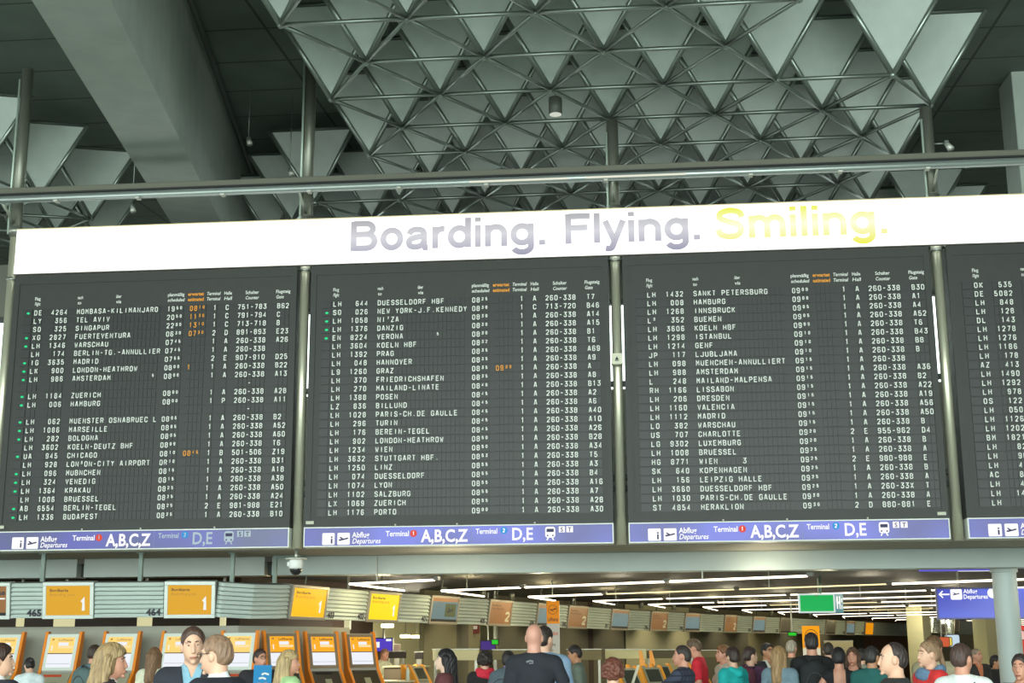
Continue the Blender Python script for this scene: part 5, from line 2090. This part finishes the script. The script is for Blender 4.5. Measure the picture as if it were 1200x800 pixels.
    if kind != 'dress':
        L = Field(np.arange(-.3, .3, .014), np.arange(-.26, .26, .014), np.arange(.03, 1.02, .022))
        for p in torso[1:3]:
            L.add(p, .05, .008)
        for p in legs:
            L.add(p, .03, .016)
        X, Yg, Z = L.grid()
        L.keep(np.maximum(.06 - Z, Z - .99) + 0 * X + 0 * Yg)
        L.build('trousers', cloth(trouser), root)
    for p in feet:
        sx_ = p[1][0]
        B = Field(np.arange(sx_ - .09, sx_ + .1, .014), np.arange(-.24, .14, .014), np.arange(-.02, .14, .012))
        B.add(p, .02, .012)
        X, Yg, Z = B.grid()
        B.keep(np.maximum(.002 - Z, Z - .105) + 0 * X + 0 * Yg)
        B.build('shoe', cloth((34, 30, 28)), root)
    # ---- hair
    gh = g * .72
    hx, hy, hz = hp((0, .02, 1.62))
    if hair != 'bald':
        zlo = min(hairlen - .03, 1.5) if hair in ('long', 'bob', 'tail') else 1.48
        A = Field(np.arange(hx - .2, hx + .2, gh), np.arange(hy - .2, hy + .22, gh), np.arange(zlo, hz + .22, gh))
        gr = {'short': .012, 'buzz': .006, 'balding': .009, 'long': .018, 'bob': .030, 'bun': .011, 'curly': .020, 'tail': .013, 'thick': .022}[hair]
        A.add(('e', hp((0, .019, 1.66)), (.075 * fb, .0985, .101), R), .01)
        if hair in ('short', 'thick', 'bun', 'buzz', 'tail', 'balding', 'curly'):
            A.add(('e', hp((0, .05, 1.61)), (.066 * fb, .066, .07), R), .02)
        X, Yg, Z = A.grid()
        x, y, z = X - NECK[0] - off[0], Yg - NECK[1] - off[1], Z - NECK[2]
        lx = rt[0][0] * x + rt[0][1] * y + rt[0][2] * z + NECK[0]
        ly = rt[1][0] * x + rt[1][1] * y + rt[1][2] * z + NECK[1]
        lz = rt[2][0] * x + rt[2][1] * y + rt[2][2] * z + NECK[2]
        zh = np.interp(ly, [-.11, -.085, -.055, -.025, .01, .05, .10], [1.735 + hline, 1.714 + hline, 1.690 + hline * .6, 1.625, 1.592, 1.578, 1.566])
        line = (zh - lz) * .75 + .004 * np.cos(lx * 75)
        if hair == 'balding':
            line = np.maximum(line, np.minimum(-.022 - ly + .25 * np.abs(lx), (lz - 1.64) + 0 * lx))
        if hair in ('short', 'thick', 'buzz', 'balding', 'bun', 'tail', 'curly'):
            ear = .036 - np.sqrt(((ly - .013) * 1.15) ** 2 + (lz - 1.615) ** 2) + 0 * lx
            line = np.maximum(line, ear)
        else:
            line = -np.maximum(np.maximum(ly + .035, lz - 1.715 + .9 * np.abs(lx) * (1 if hair == 'long' else .8)), -5)
        ang_ = np.arctan2(lx, ly - .0)
        strand = .0022 * np.sin(26 * ang_ + 7 * np.sin(11 * lz + ly * 9)) + .0014 * np.sin(61 * ang_ + 5 * np.sin(17 * lz))
        if hair == 'bob':
            strand = strand + .003 * np.sin(11 * ang_ + 3 * np.sin(12 * lz)) + .0008 * np.sin(90 * lz + 4 * ang_)
        if hair in ('buzz',):
            strand = strand * .2
        tt = np.clip(-line / (.05 if hair in ('short', 'buzz', 'balding', 'tail') else .026), 0, 1)
        tt = tt * (2 - tt)
        A.F = (A.F - (gr + strand) * tt + .006 * (1 - tt) + np.where(line > .004, .02, 0)).astype(np.float32)
        if hair == 'curly':
            rn = random.Random(int(px))
            for _ in range(150):
                th, ph = rn.uniform(0, 2 * PI), math.acos(rn.uniform(-.5, 1))
                q = (.098 * math.sin(ph) * math.cos(th), .02 + .118 * math.sin(ph) * math.sin(th), 1.655 + .116 * math.cos(ph))
                if q[1] < -.04 and q[2] < 1.70:
                    continue
                r_ = rn.uniform(.014, .024)
                A.add(('e', hp(q), (r_, r_, r_)), .008)
        if hair in ('long', 'bob'):
            Lz = hairlen
            wid = .075 if hair == 'long' else .088
            C2 = Field(A.a[0], A.a[1], A.a[2])
            C2.add(('c', hp((0, .065, 1.64)), tp((0, .115 - .0 * lean, Lz + .05)), .088, .072), .03)
            for sg in (-1, 1):
                C2.add(('c', hp((sg * wid, .02, 1.665)), tuple(np.array(tp((sg * (wid + .012), .055, max(Lz, 1.38) + .03)))), .034, .026), .03)
            Xc, Yc, Zc_ = C2.grid()
            C2.keep(Lz - Zc_ + .012 * np.sin(Xc * 110) + 0 * Yc)
            fcut = -np.maximum(ly + .025 - .0 * lx, np.abs(lx) - .062)
            C2.keep(np.where(lz < 1.72, fcut, -5))
            C2.F = (C2.F - strand * 1.6).astype(np.float32)
            A.F = np.minimum(A.F, C2.F)
        if hair == 'bun':
            A.add(('e', hp((0, .145, 1.67)), (.042, .04, .042)), .012)
        if hair == 'tail':
            A.add(('c', hp((0, .125, 1.66)), hp((0, .165, 1.50)), .03, .022), .015)
        A.build('hair', hairmat(hc), root)
    # ---- face details
    ta = (yaw + hyaw + 180) % 360 - 180
    if faced and abs(ta) < 140:
        lp = MB()
        for sg in (-1, 1):
            w_ = MB().ball(hp((sg * .031, -.0685, 1.649)), (.0115, .0105, .0052), 6, 10).build('eye', mat('eye_white', (190, 176, 166), .4), root, True)
            MB().ball(hp((sg * .031, -.0768, 1.649)), .0052, 6, 8).build('iris', mat('iris', (48, 40, 36), .3), w_, True)
            MB().path([hp((sg * .014, -.083, 1.671)), hp((sg * .032, -.081, 1.676)), hp((sg * .05, -.066, 1.668))], .0042, 6).build('eyebrow', hairmat(tuple(int(v * .7) for v in hc)), root, True)
        lp.path([hp((-.022, -.0945, 1.566)), hp((0, -.1035, 1.568)), hp((.022, -.0945, 1.566))], .0058, 6)
        lp.build('lips', mat('lips_' + skin, tuple(int(v * k) for v, k in zip(SKIN[skin], (.82, .62, .62))), .5), root, True)
    if 'glasses' in extras:
        gl = MB()
        for sg in (-1, 1):
            ring = [hp((sg * .033 + .026 * math.cos(t_), -.098, 1.648 + .019 * math.sin(t_))) for t_ in np.linspace(0, 2 * PI, 13)]
            gl.path(ring, .0021, 6)
            gl.path([hp((sg * .058, -.098, 1.655)), hp((sg * .083 * fb, .01, 1.652))], .0021, 6)
        gl.path([hp((-.008, -.1, 1.652)), hp((.008, -.1, 1.652))], .0021, 6)
        gl.build('glasses', mat('glasses_frame', (40, 36, 34), .3), root, True)
    return root


def scarf(root, c, lean=0.0, r=.1, z=1.475, tail=True):
    F = Field(np.arange(-.22, .22, .009), np.arange(-.26, .22, .009), np.arange(1.3, 1.62, .009))
    n = 16
    ring = [(r * math.cos(t), .022 - lean + r * .95 * math.sin(t), z + .02 * math.sin(3 * t) + .02 * math.sin(t)) for t in np.linspace(0, 2 * PI, n + 1)]
    for a, b in zip(ring[:-1], ring[1:]):
        F.add(('c', a, b, .036, .036), .02)
    ring = [(r * 1.12 * math.cos(t), .02 - lean + r * 1.05 * math.sin(t), z - .045 + .014 * math.sin(2 * t)) for t in np.linspace(0, 2 * PI, n + 1)]
    for a, b in zip(ring[:-1], ring[1:]):
        F.add(('c', a, b, .032, .032), .02)
    if tail:
        F.add(('c', (.05, -.1 - lean, 1.42), (.07, -.14 - lean, 1.2), .04, .035), .02)
    return F.build('scarf', cloth(c), root)


def child_world(root, loc):
    """world position of a point given in the person's own frame"""
    s = root.scale[0]
    a = root.rotation_euler[2]
    x, y, z = loc
    return (root.location[0] + s * (x * math.cos(a) - y * math.sin(a)), root.location[1] + s * (x * math.sin(a) + y * math.cos(a)), s * z)


def backpack(root, label, c, c2, h=.46, w=.30, d=.17, z=1.02, straps=True):
    a = root.rotation_euler[2]
    s = root.scale[0]
    t = thing('backpack', label, 'backpack', child_world(root, (0, .145, z)), (0, 0, a), scale=s)
    F = Field(np.arange(-w, w, .012), np.arange(-.05, d + .12, .012), np.arange(-.06, h + .08, .012))
    F.add(('e', (0, d * .5, h * .45), (w * .52, d * .56, h * .52)), .03)
    F.add(('c', (-w * .3, d * .45, .1), (-w * .3, d * .4, h * .78), .07, .06), .04)
    F.add(('c', (w * .3, d * .45, .1), (w * .3, d * .4, h * .78), .07, .06), .04)
    F.build('bag', cloth(c), t)
    F = Field(np.arange(-w, w, .012), np.arange(0, d + .16, .012), np.arange(-.06, h, .012))
    F.add(('e', (0, d * .9, h * .26), (w * .36, .065, h * .22)), .03)
    F.build('front_pocket', cloth(c2), t)
    zp = MB().path([(w * .34 * math.cos(q), d * .5 + .10 * d / .17 * (1 - .25 * abs(math.cos(q))), h * .30 + h * .42 * math.sin(q)) for q in np.linspace(.1, PI - .1, 12)], .006, 6)
    zp.build('zip', mat('zip_grey', (74, 76, 76), .5, .2), t, True)
    MB().path([(-.03, .02, h * .93), (-.02, .03, h * .99), (.02, .03, h * .99), (.03, .02, h * .93)], .008, 6).build('grab_loop', cloth(c2), t, True)
    if straps:
        for sg in (-1, 1):
            zt = 1.475 - z
            MB().path([(sg * .08, .03, h * .9), (sg * .10, -.05, zt + .005), (sg * .115, -.14, zt + .012), (sg * .125, -.225, zt - .06), (sg * .14, -.265, zt - .18), (sg * .16, -.25, zt - .32), (sg * .17, -.12, .08)], .014, 6).build('strap', cloth(c2), t, True)
    return t


def sheet(root, loc, label, name, cat, w, h, c, yaw=0, tilt=60, marks=None, thick_=.004):
    """a held sheet or brochure, at a point in the holder's frame"""
    a = root.rotation_euler[2]
    t = thing(name, label, cat, child_world(root, loc), (math.radians(tilt - 90), 0, a + math.radians(yaw)))
    MB().box(-w / 2, w / 2, -thick_, 0, 0, h).build('sheet', mat('sheet_%d_%d_%d' % c, c, .6), t)
    if marks:
        mb = MB()
        for pts in marks:
            mb.stroke([(x * w - w / 2, z * h) for x, z in pts], .022, -thick_ - .002, -thick_ - .001)
        mb.build('white_mark', M_WHITEPAINT, t)
    return t


BLK = (30, 31, 34)
# front and left
person('person in a dark suit cut off by the left edge', 2, 753.5, 9.2, 150, hyaw=-40, hair='thick', hc=(58, 36, 28), skin='fair', top=(38, 40, 50), kind='jacket', under=(226, 226, 226), faced=True)
w = person('person in a white blouse bent over a kiosk at the far left', 36, 768.5, 18.3, 200, hyaw=18, hpitch=24, hair='bun', hc=(36, 28, 28), skin='fair', top=(214, 224, 226), kind='shirt', arms=('hold', 'reach'), lean=.08, female=True)
w = person('person in a grey-blue jacket with a backpack, back turned, at the left kiosks', 111, 754.3, 17.2, 165, hyaw=0, hpitch=10, hair='short', hc=(62, 46, 38), skin='ruddy', top=(92, 110, 118), kind='shirt', arms=('hold', 'hold'))
backpack(w, 'grey and black backpack on the person in grey-blue at the left kiosks', (84, 104, 104), (44, 54, 58), straps=True)
person('person in a dark cardigan near the camera, turned right, before the pale-screened kiosks', 134, 754.5, 8.9, 108, hyaw=-6, hair='bob', hc=(150, 124, 88), skin='ruddy', top=(52, 44, 54), kind='cardigan', under=(220, 210, 200), hairlen=1.425, female=True, g=.008)
person('person in a cream cardigan with back turned before the left kiosks', 182, 757.8, 15.5, 172, hyaw=20, hair='long', hc=(116, 84, 58), skin='fair', top=(212, 210, 186), kind='cardigan', hairlen=1.30, female=True)
person('person facing the camera in a dark jacket and light blue open shirt', 228, 732.8, 8.75, 14, hyaw=6, hpitch=5, hroll=-3, hair='short', hline=.022, hc=(74, 52, 42), skin='fair', top=(40, 42, 52), kind='jacket', under=(134, 176, 196), collar=(140, 180, 200), arms=('down', 'down'), g=.0075)
person('person in glasses and a dark suit with white collar, facing the light blue shirt', 255.5, 742.5, 8.0, -112, hyaw=12, hpitch=6, hair='short', hline=.016, hc=(138, 108, 86), skin='fair', top=(34, 36, 46), kind='jacket', under=(236, 238, 240), collar=(240, 240, 242), extras=('glasses',), build=1.05, g=.0075)
w = person('person in glasses and a red and black jacket holding a blue brochure', 305, 759.3, 15.6, 22, hyaw=28, hair='short', hc=(60, 42, 36), skin='ruddy', top=(44, 40, 46), kind='jacket', under=(206, 44, 46), arms=('read', 'read'), extras=('glasses',), build=1.06)
sheet(w, (0.0, -.36, 1.235), 'blue brochure with white strokes held by the person in the red and black jacket', 'brochure', 'brochure', .22, .30, (24, 132, 190), tilt=96, marks=([(.45, .62), (.6, .68), (.85, .62)], [(.3, .46), (.5, .50), (.7, .44)]))
person('person in a light green jacket, turned right, beside the orange-sided kiosks', 341, 760.8, 12.4, 118, hyaw=-28, hair='long', hc=(172, 146, 104), skin='ruddy', top=(172, 208, 150), kind='jacket', hairlen=1.37, female=True)
person('person in pale clothes bending behind the right orange-sided kiosk', 447, 758.5, 27.6, 60, hpitch=20, hair='buzz', hc=(150, 110, 84), skin='ruddy', top=(206, 204, 172), kind='shirt', arms=('hold', 'reach'), lean=.06)
person('person in a burgundy jacket in profile looking left', 520, 759.6, 13.8, -82, hyaw=-8, hpitch=-4, hair='long', hc=(26, 20, 24), skin='pale', top=(96, 50, 52), kind='jacket', hairlen=1.16, female=True)
w = person('person in a black coat and pink-red scarf, back turned', 568, 762.5, 17.0, 190, hair='curly', hc=(44, 34, 30), skin='fair', top=(36, 32, 34), kind='jacket', female=True)
scarf(w, (212, 44, 66), r=.105)
w = person('person mostly hidden by a large blue-grey rucksack', 596, 761.5, 15.6, 170, hair='short', hc=(40, 34, 32), skin='pale', top=(196, 52, 66), kind='tee')
t = backpack(w, 'large blue-grey rucksack beside the black emblem t-shirt', (86, 98, 108), (58, 82, 150), h=.56, w=.44, d=.24, z=1.0)
w = person('person in a black t-shirt with a small pale emblem on the back', 626, 731.2, 12.2, 176, hair='bald', skin='bald', top=(36, 38, 46), kind='tee', arms=('behind', 'down'), build=1.06, g=.008, faced=True)
lg = MB()
lg.stroke([(-.035, 0), (0, .012), (.03, .004)], .016, 0, .003).stroke([(-.01, -.012), (.03, -.01)], .01, 0, .003)
lg.v = [(-x + .02, .134, z + 1.42) for x, y, z in lg.v]
lg.build('small_emblem', mat('pale_emblem', (150, 152, 158), .6), w)
person('person in a light blue shirt just behind the black t-shirt with the emblem', 638, 732.5, 13.4, 168, hyaw=-20, hair='short', hc=(46, 34, 30), skin='fair', top=(128, 152, 178), kind='shirt', build=1.12)
w = person('person in a grey-green jumper reading papers at a low terminal', 678, 754.5, 18.6, -84, hpitch=14, hair='short', hc=(36, 28, 26), skin='tan', top=(98, 108, 96), kind='shirt', arms=('hold', 'hold'), lean=.04)
sheet(w, (.02, -.42, 1.12), 'pale papers in the hands of the person in the grey-green jumper', 'papers', 'papers', .2, .26, (176, 180, 170), tilt=40)
person('person in a brown cardigan, low at the bottom edge, right of the grey-green jumper', 718, 771.3, 10.8, 178, hair='curly', hc=(104, 58, 44), skin='fair', top=(120, 96, 84), kind='cardigan', female=True)
pm = mat('plaid_shirt', (62, 66, 82), .85, noise=.2, nscale=30)
w = person('person in a dark plaid shirt with an arm stretched out to the left', 798, 754.6, 14.4, -112, hyaw=14, hair='buzz', hc=(52, 40, 38), skin='ruddy', top=(62, 66, 82), kind='shirt', pat=joints('plaid_cloth', (62, 66, 84), (38, 40, 56), .07, .07, .02, .9, .2, 'XZ'), arms=('down', 'reach'), build=1.08)
sheet(w, (.14, -.60, 1.27), 'white paper in the outstretched hand of the person in the plaid shirt', 'papers', 'papers', .2, .26, (222, 220, 196), yaw=30, tilt=70)
w = person('person in a red polo shirt looking down', 820, 746.2, 19.0, -98, hpitch=22, hair='short', hc=(96, 76, 58), skin='ruddy', top=(204, 36, 52), kind='tee', arms=('hold', 'hold'), lean=.05)
sheet(w, (0, -.40, 1.10), 'white folded paper in the hands of the person in the red polo shirt', 'papers', 'papers', .22, .16, (228, 226, 214), tilt=30)
person('person in a pale top behind the teal jacket', 846, 755.3, 19.2, -70, hair='thick', hc=(124, 84, 54), skin='ruddy', top=(196, 194, 178), kind='tee', female=True)
w = person('person in a bright teal hooded jacket in the queue', 857, 757.8, 17.0, -140, hyaw=-8, hair='thick', hc=(54, 38, 32), skin='fair', top=(22, 160, 158), kind='jacket', female=True)
F = Field(np.arange(-.2, .2, .01), np.arange(-.05, .26, .01), np.arange(1.32, 1.54, .01))
F.add(('c', (-.09, .07, 1.47), (0, .13, 1.42), .045, .055), .02)
F.add(('c', (.09, .07, 1.47), (0, .13, 1.42), .045, .055), .02)
F.build('hood', cloth((26, 172, 170)), w)
w = person('person in a purple jacket with a dark red rucksack, back turned', 879, 757.0, 18.0, 150, hyaw=-30, hair='tail', hc=(58, 40, 34), skin='fair', top=(84, 50, 78), kind='jacket', female=True)
backpack(w, 'dark red and purple rucksack in the queue left of the dark suit', (96, 44, 62), (64, 36, 66), h=.5, w=.36, d=.2)
person('person in a black suit and glasses facing the camera in the queue', 899, 752.5, 20.0, 24, hyaw=14, hair='short', hc=(28, 24, 24), skin='tan', top=(30, 30, 34), kind='jacket', under=(196, 196, 188), extras=('glasses',))
person('person in a denim jacket with back turned in the queue', 913, 756.5, 16.4, 152, hyaw=-10, hair='long', hc=(150, 118, 80), skin='fair', top=(112, 134, 146), kind='jacket', hairlen=1.28, female=True)
person('person in an olive jacket further back in the queue, back turned', 927, 749.3, 21.5, 168, hyaw=-14, hair='short', hc=(150, 142, 128), skin='ruddy', top=(74, 72, 56), kind='jacket')
w = person('tall person in a black t-shirt with a black backpack, back turned', 950, 740.3, 16.6, 178, hair='short', hc=(40, 32, 30), skin='ruddy', top=(28, 28, 30), kind='tee', build=1.05, trouser=(60, 60, 62))
backpack(w, 'large black backpack of the tall person in black', (34, 36, 38), (26, 27, 29), h=.56, w=.36, d=.2, z=.90)
person('person with a white collar behind the black backpack', 971, 752.0, 21.0, 140, hyaw=30, hair='short', hc=(44, 36, 32), skin='fair', top=(206, 202, 186), kind='shirt')
person('person in a black backless dress, back turned', 982, 758.3, 16.0, 172, hair='thick', hc=(26, 22, 24), skin='ruddy', top=(26, 24, 28), kind='dress', extras=('backless',), arms=('hip', 'hip'), female=True)
person('person in a low black top facing the camera', 998.5, 758.0, 17.2, -8, hyaw=-8, hair='long', hc=(84, 58, 42), skin='ruddy', top=(30, 28, 32), kind='dress', hairlen=1.33, female=True)
person('person in a light checked top behind the low black top', 1009, 759.0, 20.5, 160, hair='short', hc=(38, 32, 32), skin='fair', top=(128, 130, 118), kind='shirt')
person('person in a dark teal shirt with back turned', 1021, 756.3, 14.6, 165, hyaw=-18, hair='short', hc=(44, 40, 38), skin='tan', top=(28, 88, 84), kind='shirt', build=1.1)
person('person in a black jacket near the camera in profile facing left', 1044, 751.0, 9.5, -86, hyaw=-4, hpitch=2, hair='balding', hc=(48, 36, 34), skin='fair', top=(40, 42, 42), kind='jacket', g=.0075, build=1.02)
w = person('person in a red jacket and blue-grey scarf turned left', 1086, 749.8, 12.0, -70, hyaw=-4, hair='tail', hc=(140, 110, 84), skin='fair', top=(206, 48, 48), kind='jacket', female=True)
scarf(w, (96, 122, 150), r=.108, tail=False)
person('person in a pale beige jacket behind the red jacket', 1094, 744.8, 14.5, 160, hyaw=-10, hair='thick', hc=(104, 76, 52), skin='ruddy', top=(150, 140, 112), kind='jacket')
w = person('person in a white t-shirt raising a hand, back turned', 1126, 752.6, 10.6, 150, hyaw=-12, hair='short', hc=(72, 52, 46), skin='ruddy', top=(226, 228, 226), kind='tee', arms=('down', 'up'), build=1.04)
t = thing('shoulder_strap', 'dark bag strap across the back of the white t-shirt', 'bag strap', tuple(w.location), tuple(w.rotation_euler), scale=w.scale[0])
MB().path([(-.15, .05, 1.475), (-.10, .125, 1.40), (0, .158, 1.28), (.1, .165, 1.16), (.18, .11, 1.05), (.21, .0, 1.0)], .010, 6).build('webbing', cloth((60, 62, 66)), t, True)
w = person('person in dark clothes with an orange front, far back left of the round pillar', 1144, 759.0, 22.5, 20, hyaw=20, hair='buzz', hc=(140, 124, 108), skin='ruddy', top=(48, 44, 44), kind='jacket', under=(196, 120, 84))
person('person in black half hidden left of the round pillar', 1167, 767.5, 24.0, 60, hair='thick', hc=(36, 30, 30), skin='tan', top=(34, 32, 36), kind='jacket', female=True)
person('person in a black jacket at the right edge in front of the round pillar', 1194, 765.2, 11.2, -36, hyaw=6, hair='tail', hc=(52, 40, 38), skin='ruddy', top=(38, 38, 44), kind='jacket', under=(190, 140, 110), female=True)
